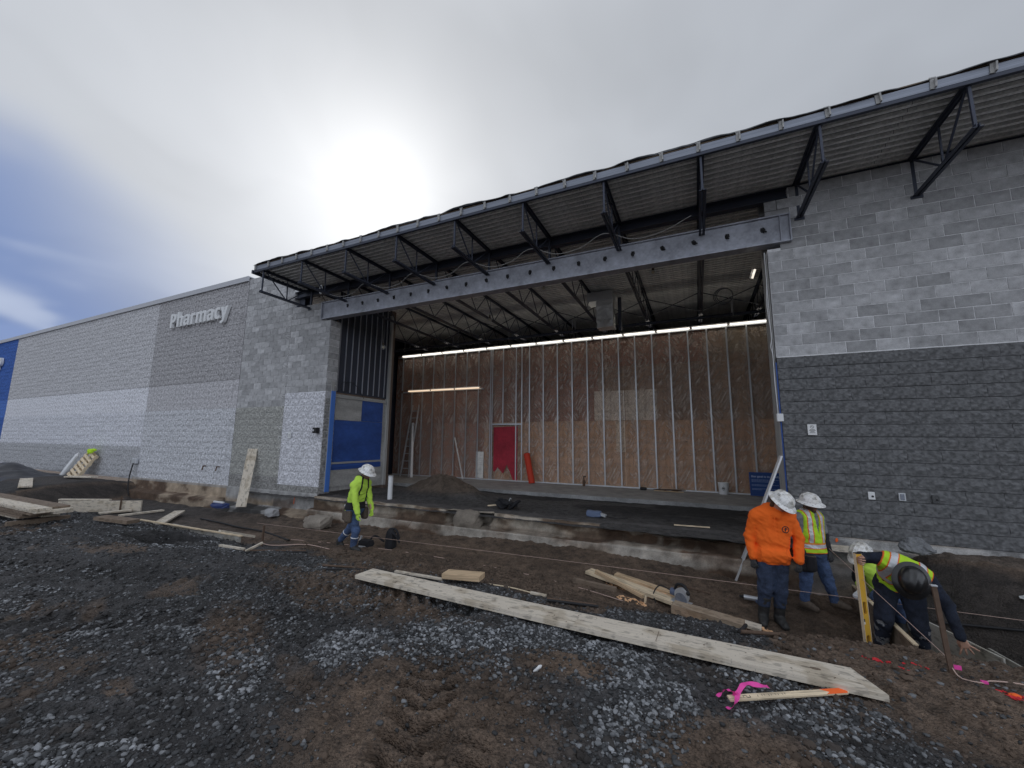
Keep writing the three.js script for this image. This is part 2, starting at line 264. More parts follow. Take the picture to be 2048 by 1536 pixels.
function H(x, z) {
  let y = baseHeight(x, z);
  const far = smoothstep(Math.hypot(x - EYE.x, z - EYE.z), 30, 60);
  if (far >= 1) return y;
  const m = mudMask(x, z), pit = z < 3.2 && x > -20 ? 0.5 : 1;
  y += (fbm(x * 0.55, z * 0.55, 3, 201) - 0.5) * 0.12 * pit + (fbm(x * 2.1, z * 2.1, 3, 211) - 0.5) * 0.075;
  y += m * ((ridge(x * 3.8, z * 3.8, 4, 221) - 0.6) * 0.07 + (fbm(x * 15, z * 15, 4, 231) - 0.5) * 0.055);
  // ruts pressed by wheels across the gravel, running from lower left to upper right of the yard
  const r = (x * 0.55 + z * 1.0) + (fbm(x * 0.8, z * 0.8, 2, 241) - 0.5) * 0.5;
  y += (1 - m) * smoothstep(z, 3.9, 4.6) * (0.014 * Math.sin(r * 9) + 0.010 * Math.sin(r * 21 + 1) + (fbm(x * 11, z * 11, 3, 251) - 0.5) * 0.045);
  y -= 0.085 * track(x, z, -1.65, 6.2, 1.1, 0.46, 1.6, 0.17, 0.7) + 0.07 * track(x, z, -1.15, 6.6, 1.0, 0.4, 1.3, 0.16, -0.6) + 0.055 * track(x, z, -3.6, 4.85, -0.15, 0.45, 2.4, 0.15, 0.6) + 0.035 * track(x, z, -4.2, 5.7, -0.55, 0.5, 5, 0.17, 0.5) + 0.03 * track(x, z, -7.0, 5.6, -0.3, 0.5, 6, 0.17, -0.5);
  // a small hole cut beside the form board
  const hole = smoothstep(x, -10.1, -9.7) * smoothstep(-x, 8.35, 8.5) * smoothstep(z, 3.66 - (x + 9.2) * 0.12, 3.74 - (x + 9.2) * 0.12) * smoothstep(-z, -4.6, -4.2);
  y -= hole * 0.42;
  // the sheer soil face at the western end of the pit, and dug banks east
  return lerp(y, 0.62, far);
}
{
  const ax = [], az = [];
  const push = (a, from, to, step) => { for (let v = from; v < to - 1e-6; v += typeof step === 'function' ? step(v) : step) a.push(v); };
  push(ax, -320, -60, 40); push(ax, -60, -24, 2); push(ax, -24, -5, (x) => clamp(-0.0105 * (x + 3.4), 0.017, 0.13)); push(ax, -5, 3.3, 0.0165); push(ax, 3.3, 6.5, 0.05); push(ax, 6.5, 20, 0.8); push(ax, 20, 321, 40);
  push(az, -300, -40, 40); push(az, -40, 0, 4); push(az, 0.02, 2, 0.035); push(az, 2, 7.4, 0.0185); push(az, 7.4, 9.5, 0.07); push(az, 9.5, 24, 1.2); push(az, 24, 320, 40);
  const nx = ax.length, nz = az.length, pos = new Float32Array(nx * nz * 3), col = new Float32Array(nx * nz * 3), uv = new Float32Array(nx * nz * 2), idx = new Uint32Array((nx - 1) * (nz - 1) * 6);
  for (let j = 0, i3 = 0, i2 = 0; j < nz; j++) for (let i = 0; i < nx; i++, i3 += 3, i2 += 2) {
    const x = ax[i], z = az[j], under = z < 0.01;
    pos[i3] = x; pos[i3 + 1] = under ? -0.45 : H(x, z); pos[i3 + 2] = z; uv[i2] = x; uv[i2 + 1] = z - pos[i3 + 1] * 1.2;
    const m = under ? 1 : mudMask(x, z), a = 0.72 + 0.7 * fbm(x * 1.7, z * 1.7, 4, 301), wet = smoothstep(fbm(x * 0.7 + 3, z * 0.9, 3, 311), 0.42, 0.6), dry = x > 2.2 && z < 1.4 ? smoothstep(1.4 - z, 0, 0.9) : 0;
    const mud = [0.132 * a, 0.094 * a, 0.068 * a], bk = x < -17 ? 0.7 : 1, grv = [0.050 * a * bk, 0.049 * a * bk, 0.051 * a * bk], k = 1 - 0.25 * wet;
    const cut = under ? 0 : smoothstep(Math.hypot(baseHeight(x + 0.12, z) - baseHeight(x - 0.12, z), baseHeight(x, z + 0.12) - baseHeight(x, z - 0.12)) / 0.24, 0.45, 0.9) * (x < -7.8 || x > 2.4 ? 1 : 0), steepTone = [0.040, 0.033, 0.029];  // steep bank and trench faces are coloured darker
    for (let q = 0; q < 3; q++) col[i3 + q] = cut > 0 ? lerp(mud[q] * k, steepTone[q] * a, cut) : lerp(lerp(grv[q], mud[q], m) * k, [0.115, 0.098, 0.085][q] * a, dry * 0.5);
  }
  for (let j = 0, o = 0; j < nz - 1; j++) for (let i = 0; i < nx - 1; i++, o += 6) { const a = j * nx + i; idx[o] = a; idx[o + 1] = a + nx; idx[o + 2] = a + 1; idx[o + 3] = a + 1; idx[o + 4] = a + nx; idx[o + 5] = a + nx + 1; }
  const g = new THREE.BufferGeometry();
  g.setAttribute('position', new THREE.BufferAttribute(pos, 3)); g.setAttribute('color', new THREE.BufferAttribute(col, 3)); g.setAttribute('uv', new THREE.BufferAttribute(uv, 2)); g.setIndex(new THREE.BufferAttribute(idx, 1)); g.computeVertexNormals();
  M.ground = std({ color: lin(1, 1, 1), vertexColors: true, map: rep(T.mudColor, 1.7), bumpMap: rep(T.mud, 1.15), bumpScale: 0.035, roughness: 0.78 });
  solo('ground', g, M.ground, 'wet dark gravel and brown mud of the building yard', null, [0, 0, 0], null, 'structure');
}
// loose stones and clods
const SEE = new THREE.Frustum().setFromProjectionMatrix(new THREE.Matrix4().multiplyMatrices(new THREE.PerspectiveCamera(100, 4 / 3, 0.05, 100).projectionMatrix, camera.matrixWorldInverse));
function lump(seed, flat, rough, detail = 1) {
  const g = new THREE.IcosahedronGeometry(1, detail), p = g.attributes.position;
  for (let i = 0; i < p.count; i++) { const x = p.getX(i), y = p.getY(i), z = p.getZ(i), k = 1 + rough * (fbm(x * 1.6 + seed, y * 1.6 + z * 1.3, 2, seed) - 0.5) * 2; p.setXYZ(i, x * k, y * k * flat, z * k * (0.75 + 0.2 * hash(seed, 1, 1))); }
  g.deleteAttribute('uv'); g.computeVertexNormals(); return g;
}
function smoothLump(seed, flat, rough) {
  const g = new THREE.SphereGeometry(1, 9, 6), p = g.attributes.position;
  for (let i = 0; i < p.count; i++) { const x = p.getX(i), y = p.getY(i), z = p.getZ(i), k = 1 + rough * (fbm(x * 1.3 + seed * 3, y * 1.3 + z * 1.1, 2, seed) - 0.5) * 2; p.setXYZ(i, x * k, y * k * flat, z * k * 0.78); }
  g.computeVertexNormals(); return g;
}
function scatter(name, label, geos, mat, tries, rnd, spot) {  // spot(x, z) -> [chance, size, color, sink] or null
  const lists = geos.map(() => []), q = new THREE.Quaternion(), e = new THREE.Euler(), m = new THREE.Matrix4();
  for (let n = 0; n < tries; n++) {
    const t = rnd(), x = rnd() < 0.55 ? -5.5 + 9 * rnd() : -14 + 17 * rnd(), z = 2.2 + 5.6 * rnd(), r1 = rnd(), r2 = rnd(), r3 = rnd(), r4 = rnd(), r5 = rnd();
    const s = spot(x, z, r1, r2); if (!s || t > s[0]) continue;
    const y = H(x, z); if (!SEE.intersectsSphere(new THREE.Sphere(V(x, y, z), 0.6))) continue;
    q.setFromEuler(e.set((r3 - 0.5) * 0.7, r4 * 6.283, (r5 - 0.5) * 0.7));
    m.compose(V(x, y + s[1] * s[3], z), q, V(s[1] * (0.8 + 0.5 * r3), s[1] * (0.75 + 0.4 * r5), s[1]));
    lists[Math.floor(r2 * geos.length * 0.999)].push([m.clone(), s[2]]);
  }
  const root = thing(name, label, null, [0, 0, 0], null, 'stuff');
  lists.forEach((l, k) => {
    const im = new THREE.InstancedMesh(geos[k], mat, l.length); im.name = name.replace(/s$/, '') + '_scatter'; im.userData.kind = 'stuff'; im.castShadow = im.receiveShadow = true;
    l.forEach(([mm, c], i) => { im.setMatrixAt(i, mm); im.setColorAt(i, c); });
    root.add(im);
  });
}
{
  // where washed stones lie bare
  const patches = [[-1.95, 5.35, 0.62, 0.42, 0.5], [-1.2, 4.95, 0.5, 0.3, 0.2], [-0.7, 5.15, 0.35, 0.4, 0.4], [-0.35, 5.6, 0.3, 0.45, 0.3], [0.45, 5.75, 0.5, 0.18, -0.5], [0.8, 6.1, 0.5, 0.35, -0.4], [-2.7, 5.75, 0.4, 0.35, 0.4], [0.5, 4.95, 0.5, 0.3, 0.3], [-3.3, 6.3, 0.6, 0.2, 0.6]];
  const dens = (x, z) => { let d = 0; for (const p of patches) d = Math.max(d, blob(x, z, ...p, 0.35)); const w = (fbm(x * 3, z * 3, 3, 411) - 0.5) * 1.4; d = smoothstep(d + w * 0.5, 0.3, 0.8); const st = smoothstep(fbm((x * 0.55 + z) * 2.6 + 3, (x - z * 0.5) * 0.7, 4, 421), 0.5, 0.68); return Math.max(d, st * (x < -1.6 ? 0.75 : 0.4), 0.16) * (1 - 0.93 * mudMask(x, z)) * (z < 4 ? smoothstep(z, 3.2, 4) : 1); };
  const rp = rng(77), stone = std({ color: lin(1, 1, 1), map: rep(T.fine, 1), roughness: 0.72 });
  scatter('pebbles', 'rounded grey pebbles lying in drifts over the dark gravel yard', [1, 2, 3, 4].map((s) => smoothLump(s, 0.55, 0.4)), stone, 620000, rp, (x, z, a, b) => {
    const d = dens(x, z), dist = Math.hypot(x, z - 8.45), s = (0.0042 + 0.0155 * Math.pow(a, 3.0)) * (1 + dist * 0.02), v = 0.03 + (0.20 + 0.16 * smoothstep(d, 0.2, 0.7)) * Math.pow(hash(Math.floor(x * 2000), Math.floor(z * 2000), 5), 2.6);
    return [d * clamp(1.25 - dist * 0.03, 0.25, 1), s, lin(v * 0.97, v, v * 1.05), 0.25];
  });
  const rc = rng(78), clod = std({ color: lin(1, 1, 1), map: rep(T.fine, 1), roughness: 0.95 });
  scatter('clods', 'crumbled clods of dark earth strewn over the mud', [11, 12, 13].map((s) => lump(s, 0.7, 0.55)), clod, 130000, rc, (x, z, a, b) => {
    const m = mudMask(x, z), churn = smoothstep(fbm(x * 1.6, z * 1.6, 3, 431), 0.42, 0.62), dist = Math.hypot(x, z - 8.45), v = 0.6 + 0.7 * b;
    const tr = Math.max(blob(x, z, -1.65, 6.2, 0.8, 0.5, 0.9, 0.3), blob(x, z, -3.6, 4.85, 1.2, 0.3, 0, 0.3)); return [(0.06 + 0.5 * churn) * (0.35 + 0.65 * m) * (1 - 0.85 * tr), (0.005 + 0.026 * Math.pow(a, 3.4)) * (1 + dist * 0.02), lin(lerp(0.036, 0.105, m) * v, lerp(0.035, 0.075, m) * v, lerp(0.035, 0.055, m) * v), 0.1];
  });
}

// ------------------------------------------------------------------ block walls
const CH = 0.2032, BL = 0.4064, JT = 0.012;
function blockGeo(w, h, style, seed) {  // front face towards +z at about z = 0, 20 mm of side
  const nx = style === 'split' ? Math.max(2, Math.round(w / 0.052)) : 1, ny = style === 'split' ? 4 : 1, pos = [], nor = [], uv = [], idx = [], ou = hash(seed, 1, 5) * 3, ov = hash(seed, 2, 5) * 3;
  const P = (i, j) => {
    const x = (i / nx - 0.5) * w, y = (j / ny - 0.5) * h, e = Math.min(i, nx - i, j * 1.3, (ny - j) * 1.3);
    const z = style === 'split' ? (fbm(i * 0.7 + seed * 9.1, j * 0.9 + seed, 2, seed) - 0.42) * (e <= 0 ? 0.016 : 0.034) + (e <= 0 ? 0.002 : 0.005) + hash(i, j, seed) * 0.010 : 0;
    return [x, y, z];
  };
  for (let j = 0; j <= ny; j++) for (let i = 0; i <= nx; i++) { pos.push(...P(i, j)); uv.push(ou + pos[pos.length - 3], ov + pos[pos.length - 2]); }
  for (let j = 0; j < ny; j++) for (let i = 0; i < nx; i++) { const a = j * (nx + 1) + i; idx.push(a, a + 1, a + nx + 2, a, a + nx + 2, a + nx + 1); }
  const ring = []; for (let i = 0; i <= nx; i++) ring.push([i, 0]); for (let j = 1; j <= ny; j++) ring.push([nx, j]); for (let i = nx - 1; i >= 0; i--) ring.push([i, ny]); for (let j = ny - 1; j > 0; j--) ring.push([0, j]);
  const base = pos.length / 3;
  ring.forEach(([i, j]) => { const p = P(i, j); pos.push(p[0], p[1], p[2], p[0], p[1], -0.02); uv.push(ou + p[0], ov + p[1], ou + p[0] + 0.02, ov + p[1] + 0.02); });
  ring.forEach((_, k) => { const a = base + k * 2, b = base + ((k + 1) % ring.length) * 2; idx.push(a, a + 1, b, b, a + 1, b + 1); });
  const g = new THREE.BufferGeometry(); g.setAttribute('position', new THREE.Float32BufferAttribute(pos, 3)); g.setAttribute('uv', new THREE.Float32BufferAttribute(uv, 2)); g.setIndex(idx); g.computeVertexNormals(); return g;
}
const geoBank = new Map();
function bankGeo(w, style, v) { const k = w.toFixed(3) + style + v; if (!geoBank.has(k)) geoBank.set(k, blockGeo(w - (style === 'split' ? 0.003 : JT), CH - (style === 'split' ? (v > 5 ? 0.005 : 0.009) : JT), style, 7 + v * 13 + Math.round(w * 97))); return geoBank.get(k); }
// fills a rectangle with running-bond blocks; look(x, y) -> {style, mats, back} or null
function layBlocks(root, x0, x1, y0, rows, look, cap, seed, z = 0, breaks = [], fine = false) {
  const R = rng(seed), all = [];
  for (let r = 0; r < rows; r++) {
    const y = y0 + (r + 0.5) * CH; let x = x0, first = true;
    while (x < x1 - 0.02) {
      let w = first && r % 2 ? BL / 2 : BL; first = false; for (const b of breaks) if (x < b - 0.02 && x + w > b + 0.02) w = b - x; if (x + w > x1 - 0.06) w = x1 - x;
      const k = look(x + w / 2, y), v = Math.floor(R() * 6) + (fine ? 6 : 0), t = R();
      if (k) all.push({ x: x + w / 2, y, w, k, v, t, d: Math.hypot(x + w / 2 - EYE.x, y - EYE.y, z - EYE.z) });
      x += w;
    }
  }
  all.sort((a, b) => a.d - b.d);
  const rest = new Map();
  all.forEach((b, i) => {
    const g = bankGeo(b.w, b.k.style, b.v), m = b.k.mats[Math.floor(b.t * b.k.mats.length * 0.999)], zz = z + (b.k.style === 'split' ? 0.004 : 0.003 + 0.003 * b.t);
    if (i < cap) { const q = part(root, 'block', g, m); q.position.set(b.x, b.y, zz); } else { if (!rest.has(m)) rest.set(m, []); rest.get(m).push(g.clone().translate(b.x, b.y, zz)); }
  });
  for (const [m, l] of rest) { const q = part(root, 'blockwork', mergeGeometries(l), m); q.userData.kind = 'stuff'; }
}
const paint = (r, g, b, bump = 0.016) => [0.88, 0.85].map((q) => std({ color: lin(r * q, g * q, b * q), map: rep(T.fine, 2.2), bumpMap: rep(T.split, 1.5), bumpScale: bump * 1.4, roughness: 0.85 }));
const flatPaint = (r, g, b) => [0.87, 0.855].map((q) => std({ color: lin(r * q, g * q, b * q), map: rep(T.fine, 2.2), bumpMap: rep(T.concreteBump, 0.5), bumpScale: 0.005, roughness: 0.8 }));
const PAINT = {
  taupeLight: paint(0.66, 0.655, 0.68), taupe: paint(0.48, 0.47, 0.485), bandLight: flatPaint(0.86, 0.865, 0.92), band: flatPaint(0.60, 0.59, 0.615), lowLight: paint(0.79, 0.80, 0.86), low: paint(0.68, 0.69, 0.73), strip: paint(0.52, 0.525, 0.55), blue: paint(0.05, 0.15, 0.52, 0.015), blueLow: flatPaint(0.075, 0.20, 0.62),
  charcoal: paint(0.16, 0.162, 0.168, 0.012), rawSplit: paint(0.45, 0.45, 0.425, 0.02), pierWhite: paint(0.78, 0.785, 0.84, 0.02), rawBase: paint(0.34, 0.335, 0.325, 0.018),
};
const dull = (m) => std({ color: m.userData.base.clone().multiplyScalar(0.93), map: m.map, roughness: 0.9 });
// ---- the long painted wall to the west
{
  const w = thing('painted_block_wall', 'long painted split-face block wall in grey and beige panels carrying the Pharmacy letters', 'wall');
  const x1 = -14.47, x0 = x1 - BL * 85, y0 = 0.88, rows = 36, xb = x1 - BL * 14.8, xc = x1 - BL * 53;
  const yp = y0 + 6 * CH, yb = y0 + 13 * CH, yt = y0 + 18 * CH;
  const zone = (x, y) => {
    if (x < xc) return y < yp ? ['strip', 1] : y > yb && y < yt ? ['blueLow', 0] : ['blue', 1];
    if (x > xb) return y > yt ? ['taupe', 1] : y > yb ? ['band', 0] : ['low', 1];
    return y > yt ? ['taupeLight', 1] : y > yb ? ['bandLight', 0] : y > yp ? ['lowLight', 1] : ['strip', 1];
  };
  const looks = {}; for (const k in PAINT) looks[k] = [{ style: 'flat', mats: PAINT[k] }, { style: 'split', mats: PAINT[k] }];
  layBlocks(w, x0, x1, y0, rows, (x, y) => { const [k, s] = zone(x, y); return looks[k][s]; }, 300, 501, 0, [xb, xc], true);
  // joints behind the blocks, in the colour each panel is painted
  const joint = (name, a, b, c, d) => { const q = part(w, 'mortar_bed', box(b - a, d - c, 0.3, (a + b) / 2, (c + d) / 2, -0.152), dull(PAINT[name][0])); return q; };
  const yT = y0 + rows * CH;
  joint('taupe', xb, x1, yt, yT); joint('band', xb, x1, yb, yt); joint('low', xb, x1, y0 - 0.06, yb);
  joint('taupeLight', xc, xb, yt, yT); joint('bandLight', xc, xb, yb, yt); joint('lowLight', xc, xb, yp, yb); joint('strip', xc, xb, y0 - 0.06, yp);
  joint('blue', x0, xc, yt, yT); joint('blueLow', x0, xc, yb, yt); joint('blue', x0, xc, yp, yb); joint('strip', x0, xc, y0 - 0.06, yp);
  const coping = std({ color: lin(0.52, 0.53, 0.57), roughness: 0.5 });
  for (let k = 0; k < 12; k++) part(w, 'coping', merge([box(2.87, 0.15, 0.05, 0, 0.03, 0.048), box(2.87, 0.03, 0.4, 0, 0.12, -0.13), box(2.88, 0.012, 0.058, 0, -0.05, 0.05)]), coping).position.set(x1 - 1.44 - k * 2.88, yT - 0.02, 0);
  const font = await new FontLoader().loadAsync('fonts/droid/droid_sans_bold.typeface.json');
  const write = (text, xStart, yBase, size, sx, slant, label) => {
    const t = thing('sign_letters', label, 'sign', [xStart, yBase, 0.05]); let x = 0;
    for (const ch of text) {
      const g = new TextGeometry(ch, { font, size, depth: 0.1, curveSegments: 5, bevelEnabled: true, bevelThickness: 0.006, bevelSize: 0.002, bevelSegments: 1 });
      g.applyMatrix4(new THREE.Matrix4().makeShear(0, 0, slant, 0, 0, 0)); g.scale(sx, 1, 1);
      part(t, 'letter', g, M.white).position.x = x * sx; x += (font.data.glyphs[ch].ha * size) / font.data.resolution;
      
    }
  };
  write('Pharmacy', -19.25, 6.86, 0.58, 1.01, 0, 'raised white letters reading Pharmacy on the beige wall panel');
  write('up', -38.85, 6.62, 0.66, 1.1, 0, 'raised white letters up at the edge of the blue wall panel');
  const bx = thing('outlet_box', 'small grey outlet box on the painted wall with a black cable hanging from it', 'box', [-20.6, 1.53, 0.03]);
  part(bx, 'housing', rbox(0.34, 0.2, 0.1, 0.02, 0, 0, 0.05), M.galv); part(bx, 'cable', tube([[0.02, -0.08, 0.1], [0.12, -0.5, 0.2], [0.35, -0.95, 0.3], [0.75, -1.25, 0.4]], 0.022), M.black);
  for (const [x, l] of [[-15.83, 'left'], [-15.03, 'right']]) { const b = thing('hose_bibb', `short dark metal stub low on the painted wall, ${l} one of two`, 'pipe stub', [x, 1.5, 0.02]); part(b, 'stub', cyl([0, 0, 0], [0, 0, 0.1], 0.022), M.rustSteel); part(b, 'spout', cyl([0, 0.01, 0.09], [0, -0.14, 0.11], 0.02), M.rustSteel); }
}
// ---- bare block pier left of the opening
{
  const p = thing('block_pier', 'bare grey block pier with a white painted split-face base left of the opening', 'wall');
  const x0 = -14.45, xm = -11.98, x1 = -10.15, y0 = 0.88;
  const raw = { style: 'flat', mats: M.cmu.slice(0, 5) }, rs = { style: 'split', mats: PAINT.rawSplit }, pw = { style: 'split', mats: PAINT.pierWhite }, rb = { style: 'split', mats: PAINT.rawBase };
  const notch = [-10.52, 6.15, 6.83];
  layBlocks(p, x0, xm, y0, 36, (x, y) => (y < y0 + 2 * CH ? rb : y < y0 + 13 * CH ? rs : raw), 150, 502, 0);
  layBlocks(p, xm + 0.02, x1, y0, 29, (x, y) => (y < y0 + CH ? rb : y < y0 + 15.4 * CH ? pw : y > 6.15 && x > -10.53 ? null : raw), 150, 503, 0.004);
  part(p, 'mortar_bed', box(xm - x0 + 0.01, 36 * CH, 0.38, (x0 + xm) / 2, y0 + 18 * CH, -0.198), M.mortar);
  part(p, 'mortar_bed', box(x1 - xm - 0.025, 5.27, 0.38, (x1 + xm) / 2 + 0.005, y0 + 5.27 / 2, -0.195), M.mortar);
  part(p, 'mortar_bed', box(-10.53 - xm, 0.62, 0.38, (xm - 10.53) / 2, 6.15 + 0.31, -0.196), M.mortar);
  // return face of the pier in the opening
  for (let r = 0; r < 26; r++) for (let k = 0; k < (r % 2 ? 2 : 1); k++) { const w = r % 2 ? 0.195 : 0.39, b = part(p, 'block', blockGeo(w - JT, CH - JT, r < 14 ? 'split' : 'flat', 900 + r), r < 14 ? PAINT.rawBase[0] : M.cmu[r % 5]); b.rotation.y = Math.PI / 2; b.position.set(x1 + 0.002, y0 + (r + 0.5) * CH, -0.0 - w / 2 - k * w); }
  for (let k = 0; k < 16; k++) part(p, 'cable_stub', tube([[xm + 0.02, 2.2 + k * 0.33, 0.0], [xm + 0.05 - 0.12 * (k % 3), 2.22 + k * 0.33, 0.05], [xm + 0.02, 2.12 + k * 0.33, 0.08]], 0.006, 8, 4), M.mortar);
}
// ---- bare block wall over charcoal split-face to the right
{
  const w = thing('block_wall', 'grey bare block wall over charcoal painted split-face, right of the opening', 'wall');
  const x0 = 1.375, x1 = x0 + BL * 9.5, y0 = 0.99;
  const raw = { style: 'flat', mats: M.cmu }, ch = { style: 'split', mats: PAINT.charcoal };
  layBlocks(w, x0, x1, y0, 31, (x, y) => (y < y0 + 15 * CH ? ch : y > 6.12 && y < 6.78 && x < 1.76 ? null : y > 7.13 && x < 1.6 ? null : raw), 299, 504);
  layBlocks(w, x1, x1 + BL * 16, y0, 31, (x, y) => (y < y0 + 15 * CH ? ch : raw), 0, 505);
  const yb = y0 + 15 * CH, xe = x1 + BL * 16;
  part(w, 'mortar_bed', box(xe - x0 - 0.004, yb - y0 - 0.004, 0.38, (x0 + xe) / 2, (yb + y0) / 2 - 0.002, -0.2), dull(PAINT.charcoal[0]));
  part(w, 'mortar_bed', box(xe - x0, 6.12 - yb, 0.38, (x0 + xe) / 2, (yb + 6.12) / 2, -0.193), M.mortar);
  part(w, 'mortar_bed', box(xe - 1.77, 7.29 - 6.12, 0.38, (1.77 + xe) / 2, (7.29 + 6.12) / 2, -0.194), M.mortar);
  part(w, 'jamb_flashing', merge([box(0.012, 4.9, 0.34, 1.352, 3.6, -0.2)]), M.drywall);
  part(w, 'jamb_flashing', box(0.02, 2.9, 0.05, 1.362, 2.5, -0.03), M.bluePaint, 'blue membrane edge strip');
  part(w, 'mortar_smear', merge([0, 1, 2, 3, 4].map((k) => box(BL * 1.9, 0.018, 0.006, x0 + 0.4 + k * BL * 1.9, yb + 0.002, 0.012))), M.mortar);
  const s = thing('notice_sign', 'small white notice with a round symbol on the charcoal wall', 'sign', [1.795, 2.735, 0.035]);
  part(s, 'plate', rbox(0.13, 0.185, 0.006, 0.003), M.white);
  const c = document.createElement('canvas'); c.width = 128; c.height = 182; const q = c.getContext('2d'); q.fillStyle = '#e9e9ea'; q.fillRect(0, 0, 128, 182); q.strokeStyle = '#333'; q.lineWidth = 5; q.beginPath(); q.arc(64, 44, 26, 0, 7); q.moveTo(46, 26); q.lineTo(82, 62); q.stroke(); q.fillStyle = '#444'; q.fillRect(50, 40, 28, 6);
  q.fillRect(28, 86, 72, 9); q.fillRect(18, 104, 92, 9); q.fillRect(34, 122, 60, 9); q.fillRect(22, 142, 84, 9);
  const t = new THREE.CanvasTexture(c); t.colorSpace = THREE.SRGBColorSpace; part(s, 'print', new THREE.PlaneGeometry(0.126, 0.18).translate(0, 0, 0.0055), std({ map: t, roughness: 0.5 }));
  for (const [x, y, mat, l, hole] of [[2.495, 1.675, M.white, 'small white outlet plate with a round hole, nearest the opening', 1], [2.87, 1.68, M.galv, 'small light grey cover plate, middle of three on the charcoal wall', 0], [3.26, 1.67, M.steelBlack, 'small dark outlet plate with a round hole, farthest from the opening', 1]]) {
    const b = thing('outlet_plate', l, 'outlet', [x, y, 0.03]); part(b, 'plate', rbox(0.085, 0.12, 0.02, 0.004), mat === M.steelBlack ? PAINT.charcoal[0] : mat); if (hole) part(b, 'hole', new THREE.CylinderGeometry(0.016, 0.016, 0.006, 12).rotateX(Math.PI / 2).translate(0.01, -0.01, 0.012), M.black); else part(b, 'cover', rbox(0.05, 0.09, 0.012, 0.004, 0, 0, 0.012), M.flash);
  }
  const b = thing('conduit', 'white conduit and cable running down the right jamb to a small box', 'conduit', [1.33, 0, -0.06]);
  part(b, 'pipe', tube([[0, 6.1, 0], [0, 5.2, 0], [0.0, 4.3, 0], [0.005, 3.4, 0], [0.005, 2.9, 0.02]], 0.009), M.white); part(b, 'cable', tube([[0.0, 5.6, 0.03], [-0.03, 5, 0.03], [0.0, 4.4, 0.03], [-0.035, 4.25, 0.05], [-0.01, 4.15, 0.04], [-0.01, 3.6, 0.04], [0.0, 3, 0.04]], 0.006), M.white); part(b, 'junction_box', rbox(0.1, 0.14, 0.09, 0.008, 0.02, 2.95, 0.05), M.white);
}
{
  const s = thing('notice_sign', 'narrow white notice on the white split-face base of the pier', 'sign', [-11.53, 2.6, 0.06]);
  part(s, 'plate', rbox(0.13, 0.19, 0.006, 0.003), M.white); part(s, 'print', merge([0, 1, 2].map((k) => box(0.08, 0.01, 0.001, 0, 0.02 - k * 0.03, 0.0045))), M.greyCloth);
  const c = thing('wall_camera', 'small black camera unit on the pier beside the opening', 'camera', [-10.32, 2.74, 0.03]);
  part(c, 'housing', rbox(0.16, 0.17, 0.14, 0.02, 0, 0, 0.07), M.black); part(c, 'lens', cyl([-0.02, 0, 0.13], [-0.02, 0, 0.155], 0.03), M.galv);
}

// ------------------------------------------------------------------ concrete foundations
M.found = std({ color: lin(1, 1, 1), vertexColors: true, map: rep(T.concrete, 1.3), bumpMap: rep(T.concreteBump, 0.7), bumpScale: 0.012, roughness: 0.92 });
// sweeps a profile (list of [z, y]) along x; bend(x, z, y, s) moves a point, shade(x, y, z, s) colours it
function sweep(x0, x1, step, prof, fine, bend, shade) {
  const pts = []; for (let k = 0; k < prof.length - 1; k++) { const [a, b] = [prof[k], prof[k + 1]], n = Math.max(1, Math.round(Math.hypot(b[0] - a[0], b[1] - a[1]) / fine)); for (let i = 0; i < n; i++) pts.push([lerp(a[0], b[0], i / n), lerp(a[1], b[1], i / n), k + i / n]); } pts.push([...prof[prof.length - 1], prof.length - 1]);
  const nx = Math.round((x1 - x0) / step) + 1, ny = pts.length, pos = [], col = [], uv = [], idx = [];
  for (let i = 0; i < nx; i++) { let l = 0, pp = null; const x = lerp(x0, x1, i / (nx - 1)); for (let j = 0; j < ny; j++) { const [z, y, s] = pts[j], [bz, by] = bend(x, z, y, s); if (pp) l += Math.hypot(bz - pp[0], by - pp[1]); pp = [bz, by]; pos.push(x, by, bz); uv.push(x, l); col.push(...shade(x, by, bz, s)); } }
  for (let i = 0; i < nx - 1; i++) for (let j = 0; j < ny - 1; j++) { const a = i * ny + j, b = a + ny; idx.push(a, a + 1, b, b, a + 1, b + 1); }
  const g = new THREE.BufferGeometry(); g.setAttribute('position', new THREE.Float32BufferAttribute(pos, 3)); g.setAttribute('color', new THREE.Float32BufferAttribute(col, 3)); g.setAttribute('uv', new THREE.Float32BufferAttribute(uv, 2)); g.setIndex(idx); g.computeVertexNormals(); return g;
}
const mixc = (a, b, t) => a.map((v, i) => lerp(v, b[i], clamp(t, 0, 1)));
const CONC = [0.40, 0.355, 0.295], TAN = [0.34, 0.27, 0.20], SOIL = [0.105, 0.068, 0.046], GREY = [0.36, 0.355, 0.35], DARK = [0.10, 0.10, 0.10];
